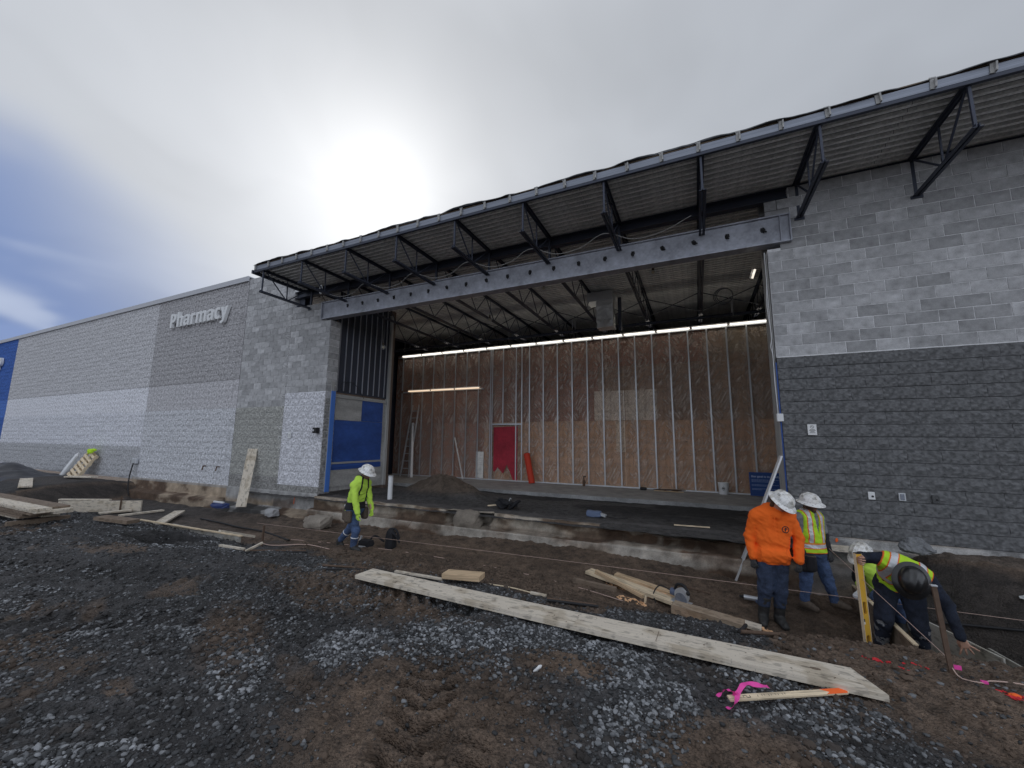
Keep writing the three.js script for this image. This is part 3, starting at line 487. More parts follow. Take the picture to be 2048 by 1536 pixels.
{
  const broken = (x) => smoothstep(x, -1.95, -1.75) * (1 - smoothstep(x, 1.2, 1.5));
  const top = (x) => 0.845 + (fbm(x * 1.2, 3, 3, 601) - 0.5) * 0.06 - broken(x) * (0.02 + 0.09 * fbm(x * 1.6, 9, 3, 607)) - 0.05 * smoothstep(x, -4, 1);
  const g = sweep(-10.1, 1.75, 0.028, [[-0.6, 0.80], [0.14, 0.845], [0.17, 0.54], [0.36, 0.52], [0.385, -0.15]], 0.026, (x, z, y, s) => {
    const n = (fbm(x * 2.2, y * 3 + z * 3, 4, 611) - 0.5) * 1.5, f = (fbm(x * 9, y * 9 + z * 9, 3, 613) - 0.5) * 1.5, b = broken(x); let dy = 0, dz = n * 0.05 + f * 0.022;
    if (s < 1) { dy = (top(x) - 0.845) * smoothstep(z, -0.5, 0.1) + f * 0.015; dz = 0; } else if (s < 2) { const t = s - 1; dy = (top(x) - 0.845) * (1 - t); dz -= b * (0.10 + 0.26 * Math.pow(fbm(x * 1.7, y * 3, 3, 617), 1.3)) * Math.sin(Math.PI * Math.min(1, t * 0.85 + 0.12)); dz -= 0.22 * blob(x, y, -4.95, 0.8, 0.62, 0.34, 0, 0.12); }
    else if (s < 3) { dy = f * 0.03 + n * 0.035 + b * 0.05 * fbm(x * 2, z * 6, 2, 5); } else dz += 0.012 * (vn(x * 22, y * 1.5, 619) - 0.5);
    return [z + dz, y + dy];
  }, (x, y, z, s) => {
    const n = fbm(x * 1.5, y * 3 + z * 3, 5, 621), f = fbm(x * 8, y * 7 + z * 5, 4, 623), b = broken(x), a = 0.5 + 1.0 * f; let c = mixc(CONC, TAN, smoothstep(n, 0.35, 0.6));
    if (s < 0.82) c = mixc([0.085, 0.08, 0.08], CONC, s > 0.7 ? 0.2 : 0); else if (s < 2) c = mixc(c, SOIL, Math.max(smoothstep(n, 0.47, 0.6) * 0.85, b * smoothstep(f + 0.35 * n, 0.42, 0.75) * smoothstep(s, 1.05, 1.25), smoothstep(s, 1.7, 2) * 0.7)); else if (s < 3) c = mixc(c, SOIL, 0.45 + 0.6 * smoothstep(n, 0.4, 0.6)); else c = mixc(mixc(c, GREY, 0.3), SOIL, smoothstep(n, 0.5, 0.72) * 0.7 + smoothstep(0.34 - y + (n - 0.5) * 0.25, -0.02, 0.1) * 0.9);
    return c.map((v) => v * a);
  });
  solo('foundation', g, M.found, 'broken tan concrete curb and footing exposed under the wide opening', 'foundation');
}
{
  const g = sweep(-20.75, -10.12, 0.04, [[-0.3, 0.9], [0.045, 0.895], [0.055, 0.50], [0.36, 0.44], [0.38, -0.1]], 0.03, (x, z, y, s) => {
    const n = fbm(x * 2.2, y * 3 + z * 3, 4, 631) - 0.5, pier = x > -14.45 ? 1 : 0; let dz = n * 0.02, dy = 0;
    if (s < 1) dz = 0; if (s >= 2) { dy = -0.10 * pier + n * 0.1; if (s < 3) dz = n * 0.06; else dz = n * 0.1 + 0.05 * pier; }
    return [z + dz, y + (s < 1 ? 0 : s < 2 ? -0.10 * pier * (s - 1) : dy)];
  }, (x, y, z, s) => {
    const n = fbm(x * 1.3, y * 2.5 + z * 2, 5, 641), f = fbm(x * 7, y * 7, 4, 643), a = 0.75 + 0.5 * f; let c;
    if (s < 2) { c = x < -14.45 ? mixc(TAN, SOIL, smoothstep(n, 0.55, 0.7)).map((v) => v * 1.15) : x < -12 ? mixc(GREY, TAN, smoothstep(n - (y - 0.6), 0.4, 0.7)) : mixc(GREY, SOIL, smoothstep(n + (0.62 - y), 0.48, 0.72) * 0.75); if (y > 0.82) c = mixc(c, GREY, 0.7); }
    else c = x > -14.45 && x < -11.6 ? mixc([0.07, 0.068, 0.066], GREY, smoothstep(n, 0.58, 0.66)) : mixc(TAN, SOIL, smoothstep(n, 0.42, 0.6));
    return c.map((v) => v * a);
  });
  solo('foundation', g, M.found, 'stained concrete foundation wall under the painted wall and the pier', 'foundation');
}
{
  const g = sweep(1.4, 12, 0.05, [[-0.3, 1.0], [0.03, 0.985], [0.045, 0.86], [0.10, 0.845], [0.12, 0.60], [0.38, 0.5], [0.40, -0.3]], 0.03, (x, z, y, s) => { const n = fbm(x * 2.2, y * 3 + z * 3, 4, 651) - 0.5; return [z + (s < 1 ? 0 : n * 0.03), y + (s >= 4 ? n * 0.05 : 0)]; }, (x, y, z, s) => {
    const n = fbm(x * 1.3, y * 2.5 + z * 2, 5, 661), f = fbm(x * 8, y * 8, 4, 663), w = smoothstep(n + f * 0.3, 0.62, 0.75) * (s > 1 && s < 3 ? 0.6 : 0.1); let c = mixc([0.22, 0.215, 0.21], TAN, smoothstep(n, 0.5, 0.7)); if (s < 2) c = mixc(c, [0.15, 0.15, 0.155], 0.5); c = mixc(c, [0.6, 0.6, 0.6], w); if (s > 4) c = mixc(c, SOIL, 0.3); return c.map((v) => v * (0.7 + 0.6 * f)); });
  solo('foundation', g, M.found, 'grey concrete foundation strip at the base of the charcoal wall', 'foundation');
}
const rockGeo = (seed, sx, sy, sz, round = 0.35) => { const g = new THREE.BoxGeometry(1, 1, 1, 10, 10, 10), p = g.attributes.position; for (let i = 0; i < p.count; i++) { let x = p.getX(i), y = p.getY(i), z = p.getZ(i); const l = Math.hypot(x, y, z), k = lerp(1, 0.62 / l, round), n = fbm(x * 3 + seed, y * 3 + z * 2.3, 4, seed) - 0.5; p.setXYZ(i, x * k * sx * (1 + n * 0.5), y * k * sy * (1 + n * 0.5), z * k * sz * (1 + n * 0.4)); } g.computeVertexNormals(); return metricUV(g); };
solo('concrete_chunk', rockGeo(3, 0.62, 0.40, 0.34, 0.7), std({ color: lin(0.27, 0.235, 0.195), map: rep(T.concrete, 1.2), bumpMap: rep(T.concreteBump, 0.4), bumpScale: 0.02, roughness: 0.95 }), 'loose rounded lump of concrete sitting in a notch of the curb', 'concrete lump', [-4.93, 0.66, 0.20]);
solo('concrete_chunk', rockGeo(5, 0.66, 0.28, 0.4), std({ color: lin(0.30, 0.265, 0.225), map: rep(T.concrete, 1.2), roughness: 0.95 }), 'square tan concrete lump at the right foot of the pier', 'concrete lump', [-9.05, 0.36, 0.85]);
solo('concrete_chunk', rockGeo(8, 0.36, 0.2, 0.22), std({ color: lin(0.40, 0.40, 0.41), map: rep(T.concrete, 1.2), roughness: 0.95 }), 'pale grey concrete lump on the dark footing under the pier', 'concrete lump', [-11.3, 0.36, 0.55]);

// ------------------------------------------------------------------ roof, canopy and steel
const LIP = 1.62, DY = 7.335;
{
  const roof = thing('canopy_roof', 'corrugated metal roof deck overhanging the opening with a torn membrane edge', 'roof');
  // deck: ribs run along the facade
  const pitch = 0.1524, dep = 0.062, zs = []; for (let z = LIP - 0.02; z > -15; z -= pitch) zs.push([z, DY + 0.0], [z - 0.058, DY + 0.0], [z - 0.074, DY + dep], [z - pitch + 0.016, DY + dep]);
  const slab = (x0, x1) => { const pos = [], idx = []; zs.forEach(([z, y]) => pos.push(x0, y, z, x1, y, z)); for (let k = 0; k < zs.length - 1; k++) { const a = k * 2; idx.push(a, a + 1, a + 2, a + 1, a + 3, a + 2); } const g = new THREE.BufferGeometry(); g.setAttribute('position', new THREE.Float32BufferAttribute(pos, 3)); g.setIndex(idx); const q = g.toNonIndexed(); q.computeVertexNormals(); return metricUV(q); };
  for (let k = 0; k < 5; k++) part(roof, 'deck_sheet', slab(-11.6 + k * 4.88, -11.6 + (k + 1) * 4.88 - 0.006), M.deck);
  part(roof, 'deck_sheet', slab(-14.4, -11.63).translate(0, 0.0, -1.75), M.deck);
  part(roof, 'light_block_slab', metricUV(merge([box(24.5, 0.1, LIP + 14.9, 0.65, DY + 0.097, (LIP - 14.95) / 2 + 0.0), box(2.75, 0.1, 14.4, -13.0, DY + 0.099, -7.7)])), M.steelDark);  // solid slab added over the deck to block light from above
  part(roof, 'edge_angle', merge([box(24.4, 0.012, 0.11, 0.7, DY - 0.01, LIP - 0.03), box(24.4, 0.125, 0.012, 0.7, DY + 0.062, LIP + 0.022)]), M.flash);
  part(roof, 'edge_angle', merge([box(24.4, 0.05, 0.05, 0.7, DY - 0.032, LIP + 0.004), box(0.06, 0.10, LIP + 0.1, -11.56, DY - 0.03, LIP / 2)]), M.steelDark);
  for (let x = -11.45; x < 8.4; x += 0.585) { const c = part(roof, 'edge_clip', merge([box(0.05, 0.15, 0.014, 0, 0, 0), box(0.075, 0.02, 0.06, 0, 0.09, -0.02), box(0.02, 0.13, 0.04, 0.025, 0, 0.02)]), M.drywall); c.position.set(x, DY + 0.075, LIP + 0.036); c.rotation.z = (hash(Math.round(x * 9), 1, 3) - 0.5) * 0.16; }
  // membrane hanging loosely over the edge
  const n = 420, pos = [], idx = []; for (let i = 0; i <= n; i++) { const x = lerp(-11.6, 12.8, i / n), h = 0.03 + 0.065 * Math.pow(fbm(x * 1.1, 4, 3, 701), 1.4) + 0.02 * smoothstep(fbm(x * 0.45, 8, 2, 703), 0.5, 0.75), o = (fbm(x * 2.4, 2, 3, 707) - 0.5) * 0.09; [[-0.5, 0.145], [-0.12, 0.15 + h * 0.6], [0.02 + o, 0.13 + h], [0.05 + o * 1.3, 0.10 + h * 0.85], [0.035 + o * 0.4, 0.135 + h * 0.35]].forEach(([z, y]) => pos.push(x, DY + y, LIP + z)); }
  for (let i = 0; i < n; i++) for (let j = 0; j < 4; j++) { const a = i * 5 + j, b = a + 5; idx.push(a, a + 1, b, b, a + 1, b + 1); }
  const g = new THREE.BufferGeometry(); g.setAttribute('position', new THREE.Float32BufferAttribute(pos, 3)); g.setIndex(idx); g.computeVertexNormals(); metricUV(g); part(roof, 'membrane', g, M.membrane);
  part(roof, 'nailer', box(24.2, 0.035, 0.16, 0.6, DY + 0.165, LIP - 0.07), M.woodDark);
}
{
  const b = thing('steel_girder', 'long blue-grey steel I-beam spanning the opening with a row of anchor bolts', 'beam', [-10.5, 6.2, 0]);
  part(b, 'web', metricUV(box(12.24, 0.50, 0.02, 6.12, 0.275, 0.03)), M.steelBeam);
  part(b, 'flange', metricUV(box(12.24, 0.026, 0.24, 6.12, 0.537, -0.035)), M.steelBeam); part(b, 'flange', metricUV(box(12.24, 0.026, 0.24, 6.12, 0.013, -0.035)), M.steelBeam);
  part(b, 'end_plate', box(0.016, 0.496, 0.05, 12.10, 0.275, 0.065), M.steelBeam); part(b, 'end_plate', box(0.02, 0.56, 0.26, -0.012, 0.275, -0.035), M.steelBeam); part(b, 'end_plate', box(0.02, 0.56, 0.26, 12.252, 0.275, -0.035), M.steelBeam);
  const shape = new THREE.Shape(); for (let i = 0; i <= 16; i++) { const a = (i / 16) * 6.283, r = 0.024 + 0.008 * hash(i, 3, 9); shape[i ? 'lineTo' : 'moveTo'](Math.cos(a) * r, Math.sin(a) * r * 1.25); }
  const bolt = merge([new THREE.ExtrudeGeometry(shape, { depth: 0.004, bevelEnabled: false }).translate(0, 0, 0.0402), cyl([0.0, 0, 0.04], [0.022, -0.045, 0.10], 0.011, 0.011, 8), box(0.03, 0.02, 0.02, -0.01, 0.015, 0.05)]);
  for (let k = 0; k < 19; k++) { const m = part(b, 'anchor_bolt', bolt, M.steelBlack); m.scale.set(1.5, 1.6, 1); m.position.set(1.06 + k * 0.598, 0.305 + 0.012 * hash(k, 2, 2), 0); m.rotation.z = (hash(k, 5, 1) - 0.5) * 0.7; }
  const a = thing('ledger_beam', 'dark steel ledger running under the roof deck along the wall line', 'beam', [0, 7.22, -0.12]);
  part(a, 'web', box(25.2, 0.20, 0.02, 0.5, 0, 0.0), M.steelDark); part(a, 'flange', merge([box(25.2, 0.018, 0.16, 0.5, 0.106, 0.02), box(25.2, 0.018, 0.16, 0.5, -0.1, 0.02)]), M.steelDark);
  const c = thing('steel_column', 'dark steel column bracket on top of the pier where the girder starts', 'column', [-11.75, 6.87, -0.25]);
  part(c, 'shaft', merge([box(0.26, 0.44, 0.014, 0, 0.22, 0.1), box(0.26, 0.44, 0.014, 0, 0.22, -0.1), box(0.014, 0.44, 0.19, 0, 0.22, 0)]), M.steelDark); part(c, 'base_plate', box(0.34, 0.025, 0.34, 0, -0.01, 0), M.steelDark);
}
// open-web joists, cantilevered past the wall
{
  const top = DY - 0.045, bot = 6.665;
  const chord = (za, zb, y, up) => merge([-1, 1].map((s) => box(0.045, 0.010, Math.abs(zb - za), s * 0.034, y + up * 0.026, (za + zb) / 2)).concat([-1, 1].map((s) => box(0.010, 0.052, Math.abs(zb - za), s * 0.0165, y, (za + zb) / 2))));
  const xs = []; for (let k = 0; k < 11; k++) xs.push(-11.15 + k * 1.633);
  const root = thing('roof_joist', 'x', 'joist', [xs[0], 0, 0], 'open-web steel joists carrying the canopy roof');
  part(root, 'top_chord', chord(LIP - 0.02, -13.5, top, 1), M.steelDark); part(root, 'bottom_chord', chord(LIP + 0.03, -0.05, bot, -1), M.steelDark);
  const web = (a, b, w = 0.024) => part(root, 'web_member', bar([0, ...a], [0, ...b], w, w), M.steelDark);
  web([top, LIP - 0.03], [bot, LIP - 0.03], 0.034); web([top, LIP - 0.1], [bot, 0.86]); web([bot, 0.82], [top, 0.84]); web([bot, 0.78], [top - 0.02, 0.06]); web([top, -0.02], [bot, -0.02], 0.05);
  part(root, 'seat', box(0.16, 0.05, 0.2, 0, bot - 0.045, -0.08), M.steelDark);
  part(root, 'bottom_chord', chord(-0.7, -13.5, bot - 0.05, -1), M.steelDark);
  let z = -0.35; for (let k = 0; z > -13; k++) { web(k % 2 ? [bot - 0.05, z] : [top, z], k % 2 ? [top, z - 0.62] : [bot - 0.05, z - 0.62], 0.02); z -= 0.62; }
  const where = ['at the left end of the canopy, its tip beside the painted wall', 'over the pier, second joist from the left canopy end', 'over the blue panels, third joist from the left canopy end', 'fourth joist from the left canopy end', 'fifth joist from the left canopy end', 'sixth joist from the left canopy end', 'fourth joist left of the bare block wall', 'third joist left of the bare block wall, near the foil duct', 'last joist over the opening before the bare block wall', 'resting on the bare block wall just right of the girder end', 'high on the bare block wall at the right picture edge'];
  xs.forEach((x, i) => { const o = i ? root.clone() : root; if (i) { o.name = numbered('roof_joist'); scene.add(o); } o.position.x = x; o.userData = { ...root.userData, label: 'dark open-web joist ' + where[i].replace('fourth joist left of the bare block wall', 'seventh from the left canopy end, mid opening') }; });
  const br = thing('bridging_bars', 'thin dark bridging bars slanting between the joists under the roof deck', 'brace');
  for (let k = 0; k < 10; k++) { const a = xs[k], b = xs[k + 1]; for (const zz of [-0.9, -5.2]) { part(br, 'brace', bar([a, top, zz], [b, bot, zz], 0.022, 0.022), M.steelDark); part(br, 'brace', bar([a, bot, zz], [b, top, zz], 0.022, 0.022), M.steelDark); } }
}

// ------------------------------------------------------------------ the inside
const ORD = ['first', 'second', 'third', 'fourth', 'fifth', 'sixth', 'seventh', 'eighth', 'ninth', 'tenth', 'eleventh', 'twelfth', 'thirteenth'];
const WZ = -6.4, FY = 0.885;
{
  const g = new THREE.PlaneGeometry(16, 7.2, 320, 144).rotateX(-Math.PI / 2).translate(-5.4, 0, -3.3), p = g.attributes.position, col = new Float32Array(p.count * 3);
  for (let i = 0; i < p.count; i++) {
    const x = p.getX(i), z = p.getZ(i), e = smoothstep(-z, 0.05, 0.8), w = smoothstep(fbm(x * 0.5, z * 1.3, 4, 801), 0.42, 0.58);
    const mound = 0.62 * Math.exp(-Math.pow((x + 7.55) / 1.0, 2) - Math.pow((z + 2.4) / 0.8, 2)) + 0.2 * Math.exp(-Math.pow((x + 6.4) / 0.6, 2) - Math.pow((z + 2.1) / 0.5, 2));
    p.setY(i, 0.795 - 0.02 * e + (fbm(x * 1.5, z * 1.5, 3, 811) - 0.5) * 0.05 + (fbm(x * 8, z * 8, 3, 813) - 0.5) * 0.03 + mound * (0.8 + 0.5 * fbm(x * 3, z * 3, 3, 815)));
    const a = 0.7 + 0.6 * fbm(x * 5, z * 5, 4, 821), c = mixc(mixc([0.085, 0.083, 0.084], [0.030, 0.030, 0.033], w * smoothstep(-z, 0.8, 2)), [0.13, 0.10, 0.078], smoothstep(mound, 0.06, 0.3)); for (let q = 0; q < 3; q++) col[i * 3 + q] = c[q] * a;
  }
  g.setAttribute('color', new THREE.BufferAttribute(col, 3)); g.computeVertexNormals(); metricUV(g);
  solo('gravel_floor', g, std({ color: lin(1, 1, 1), vertexColors: true, map: rep(T.mudColor, 1.2), bumpMap: rep(T.grit, 1.4), bumpScale: 0.03, roughness: 0.9 }), 'black gravel floor with a brown dirt mound inside the opening', null, [0, 0, 0], null, 'structure');
  solo('floor_slab', metricUV(box(17.5, 0.4, 11.2, -4.8, FY - 0.2, -9.2)), M.slab, 'concrete floor slab along the stud wall', null, [0, 0, 0], null, 'structure');
}
{
  const s = thing('stud_partition', 'tall metal stud partition with plastic sheeting over brown plywood panels', 'wall');
  // panels behind the sheeting
  const R = rng(31), tone = (r, g, b) => std({ color: lin(r, g, b), map: rep(T.plyColor, 1.9), roughness: 0.85 });
  const tan = [tone(0.60, 0.44, 0.315), tone(0.55, 0.40, 0.29), tone(0.64, 0.48, 0.35)], red = [tone(0.39, 0.225, 0.185), tone(0.42, 0.25, 0.205), tone(0.35, 0.21, 0.175)], grey = [tone(0.42, 0.325, 0.26), tone(0.39, 0.31, 0.255), tone(0.46, 0.375, 0.31)];
  const pw = 1.22;
  for (let k = 0; k < 13; k++) for (const [y0, y1, row] of [[FY + 0.01, 3.26, 0], [3.265, 5.28, 1], [5.285, 6.5, 2]]) {
    const x = -13.1 + k * pw, set = row === 0 ? (x < -9 ? red : tan) : row === 1 ? (x < -4.5 || R() < 0.3 ? red : grey) : x > 0 ? grey : red;
    part(s, 'panel', box(pw - 0.006, y1 - y0, 0.02, x + pw / 2, (y0 + y1) / 2, WZ - 0.08 + 0.004 * R()), set[Math.floor(R() * 3)]);
  }
  part(s, 'panel', box(1.12, 1.1, 0.012, -2.93, 3.82, WZ - 0.05), tone(0.88, 0.94, 0.98), 'pale grey patch panel'); part(s, 'panel', box(1.1, 1.1, 0.012, -1.8, 3.82, WZ - 0.05), tone(0.84, 0.90, 0.94), 'pale grey patch panel');
  part(s, 'panel', box(0.32, 1.12, 0.012, -2.55, 2.68, WZ - 0.05), tone(0.82, 0.80, 0.74), 'narrow pale patch board'); part(s, 'panel', box(1.5, 0.9, 0.012, 1.7, 5.95, WZ - 0.05), tone(0.42, 0.40, 0.33), 'grey-green patch board');
  part(s, 'panel', box(0.36, 1.08, 0.012, -8.36, 1.48, WZ + 0.03), tone(0.80, 0.80, 0.78), 'white board on the floor');
  const door = new THREE.Shape(); [[0, 2.12], [1.08, 2.16], [1.08, 0.0], [0.9, 0.02], [0.62, 0.62], [0.45, 0.25], [0.2, 0.5], [0.05, 0.3], [0, 0.36]].forEach(([x, y], i) => door[i ? 'lineTo' : 'moveTo'](x, y));
  part(s, 'door_sheet', new THREE.ExtrudeGeometry(door, { depth: 0.01, bevelEnabled: false }).translate(-7.7, FY + 0.03, WZ + 0.055), std({ color: lin(0.42, 0.022, 0.045), map: rep(T.steel, 2), roughness: 0.6 }), 'torn dark red sheet over the doorway');
  // clear sheeting, wrinkled between the studs
  const film = new THREE.MeshPhysicalMaterial({ color: lin(0.90, 0.78, 0.68), transmission: 0.9, transmissionMap: rep(T.crease, 1.22, 2.6), thickness: 0, roughness: 0.27, ior: 1.75, bumpMap: rep(T.wrinkle, 0.61, 2.2), bumpScale: 0.075, specularIntensity: 1 });
  for (const [x0, x1] of [[-13.0, -9.6], [-9.58, -6.42], [-6.4, -2.4], [-2.38, 2.3]]) { const pg = new THREE.PlaneGeometry(x1 - x0, 5.55, Math.round((x1 - x0) * 30), 110).translate((x0 + x1) / 2, FY + 2.83, WZ), p = pg.attributes.position; for (let i = 0; i < p.count; i++) { const x = p.getX(i), y = p.getY(i); p.setZ(i, WZ - 0.005 + 0.05 * (fbm(x * 2.3 + y * 1.2, y * 1.1 - x, 3, 851) - 0.5) + 0.03 * (ridge((x + y * 0.7) * 5, (y - x * 0.6) * 1.6, 3, 853) - 0.5)); } pg.computeVertexNormals(); metricUV(pg, 1, 12.02); part(s, 'plastic_sheet', pg, film); }
  // studs and tracks
  const stud = (y0, y1) => merge([box(0.045, y1 - y0, 0.003, 0, (y0 + y1) / 2, 0.07), box(0.003, y1 - y0, 0.085, -0.021, (y0 + y1) / 2, 0.028), box(0.012, y1 - y0, 0.003, 0.016, (y0 + y1) / 2, 0.067)]);
  const full = stud(FY + 0.02, 6.36), low = stud(FY + 0.02, 4.66), up = stud(4.78, 6.36);
  for (let k = 0; k < 26; k++) { const x = -12.62 + k * 0.594; if (x > -7.55 && x < -6.7) { part(s, 'stud', stud(3.2, 6.36), M.galv).position.set(x, 0, WZ + 0.02); continue; } if (x < -8.2) { part(s, 'stud', low, M.galv).position.set(x, 0, WZ + 0.02); part(s, 'stud', up, M.galv).position.set(x, 0, WZ + 0.02); } else part(s, 'stud', full, M.galv).position.set(x, 0, WZ + 0.02); }
  for (const x of [-7.78, -6.42]) part(s, 'stud', full, M.galv).position.set(x, 0, WZ + 0.025);
  part(s, 'track', box(1.34, 0.06, 0.09, -7.1, 3.16, WZ + 0.06), M.galv); part(s, 'track', merge([box(15.3, 0.035, 0.1, -5.3, FY + 0.018, WZ + 0.05)]), std({ color: lin(0.75, 0.77, 0.8), roughness: 0.5, metalness: 0.3 })); part(s, 'track', box(15.3, 0.06, 0.1, -5.3, 6.38, WZ + 0.05), M.galv); part(s, 'track', box(4.3, 0.05, 0.1, -10.4, 4.69, WZ + 0.05), M.galv);
  part(s, 'brace', bar([-9.55, 2.6, WZ + 0.16], [-8.75, FY + 0.02, WZ + 0.7], 0.05, 0.03), M.galv);
}
// lamps along the top of the partition and the short row below
{
  const glow = std({ color: lin(0.9, 0.9, 0.9), emissive: lin(1, 0.94, 0.83), emissiveIntensity: 1.3 }), warm = std({ color: lin(0.9, 0.9, 0.9), emissive: lin(1, 0.74, 0.5), emissiveIntensity: 0.62 });
  const lamp = (x0, x1, y, mat, power, label, grp) => {
    const L = x1 - x0, t = thing('strip_light', label, 'lamp', [(x0 + x1) / 2, y, WZ + 0.16], grp);
    part(t, 'housing', box(L, 0.05, 0.07, 0, 0.045, -0.02), M.white); part(t, 'lamp_tube', rbox(L - 0.05, 0.05, 0.05, 0.02, 0, 0, 0.02), mat);
    const l = new THREE.RectAreaLight(mat === glow ? new THREE.Color(1, 0.93, 0.82) : new THREE.Color(1, 0.74, 0.5), power, L - 0.05, 0.05); l.name = 'strip_light_light'; l.position.set(0, -0.012, 0.075); l.lookAt(l.position.clone().add(V(0, -0.8, 1))); t.add(l);
  };
  for (let k = 0; k < 13; k++) lamp(-12.63 + k * 1.147, -12.63 + (k + 1) * 1.147 - 0.03, 6.405, glow, 8.5, `lit white strip lamp in the long top row, ${ORD[k]} from the left`, 'strip lamps along the top of the partition');
  for (let k = 0; k < 3; k++) lamp(-12.2 + k * 1.29, -12.2 + (k + 1) * 1.29 - 0.02, 4.72, warm, 6, `lit warm strip lamp in the short lower row, ${['left', 'middle', 'right'][k]} one of three`, 'strip lamps in the lower row');
}
// closed store behind, side walls
{
  const w = thing('side_partition', 'return wall inside the pier with bare studs over blue boards', 'wall');
  part(w, 'backing', box(0.02, 3.3, 2.36, -10.30, 5.6, -1.6), std({ color: lin(0.05, 0.055, 0.075), roughness: 0.9 })); part(w, 'board', box(0.03, 3.0, 2.36, -10.29, 2.4, -1.6), M.drywall);
  part(w, 'board', box(0.012, 0.68, 1.16, -10.262, 3.43, -0.99), M.drywall, 'grey upper board'); part(w, 'board', box(0.012, 0.70, 0.98, -10.262, 3.44, -2.08), M.bluePaint, 'blue upper board'); part(w, 'board', box(0.013, 1.3, 2.15, -10.262, 2.43, -1.5), M.bluePaint, 'large blue board'); part(w, 'rail', box(0.05, 0.05, 2.15, -10.25, 1.75, -1.5), M.drywall); part(w, 'rail', box(0.04, 0.17, 2.15, -10.252, 1.63, -1.5), M.bluePaint); part(w, 'rail', box(0.05, 0.05, 2.3, -10.25, 3.81, -1.55), M.drywall); part(w, 'skirting', box(0.02, 0.5, 2.2, -10.256, 1.28, -1.52), M.drywall);
  for (let k = 0; k < 9; k++) part(w, 'stud', box(0.04, 3.2, 0.016, -10.265, 5.6, -0.5 - k * 0.26), M.steelBeam);
  part(w, 'end_post', box(0.14, 6.2, 0.09, -10.26, 4.0, -2.78), M.drywall); part(w, 'coil', new THREE.TorusGeometry(0.16, 0.008, 6, 24).rotateY(Math.PI / 2).translate(-10.2, 4.15, -0.75), M.black); part(w, 'cable', tube([[-10.22, 4.3, -0.75], [-10.22, 4.32, -1.1], [-10.22, 4.1, -1.4], [-10.22, 3.85, -1.6]], 0.008), M.black);
  const b = thing('trim_board', 'bright blue upright board at the left edge of the opening', 'board', [-10.09, 0, -0.24]); part(b, 'face', rbox(0.03, 3.02, 0.15, 0.006, 0, 2.44, 0), M.blueFresh); part(b, 'edge', box(0.03, 3.3, 0.10, -0.035, 2.6, 0.02), M.drywall);
  const inner = thing('store_walls', 'dark inner store walls behind the partition and beside the opening', 'wall');
  part(inner, 'side_wall', box(0.2, 6.6, 12.6, -13.35, 4.05, -8.9), M.steelDark); part(inner, 'side_wall', box(3.0, 6.6, 0.2, -11.8, 4.05, -2.95), std({ color: lin(0.16, 0.12, 0.10), roughness: 0.9 })); part(inner, 'side_wall', box(0.2, 6.5, 14.6, 3.1, 4.05, -7.8), M.drywall); part(inner, 'rear_wall', box(17, 6.6, 0.2, -5, 4.05, -15.1), M.steelDark); part(inner, 'side_wall', box(2.0, 6.5, 0.15, 2.35, 4.05, -0.5), M.drywall);
}
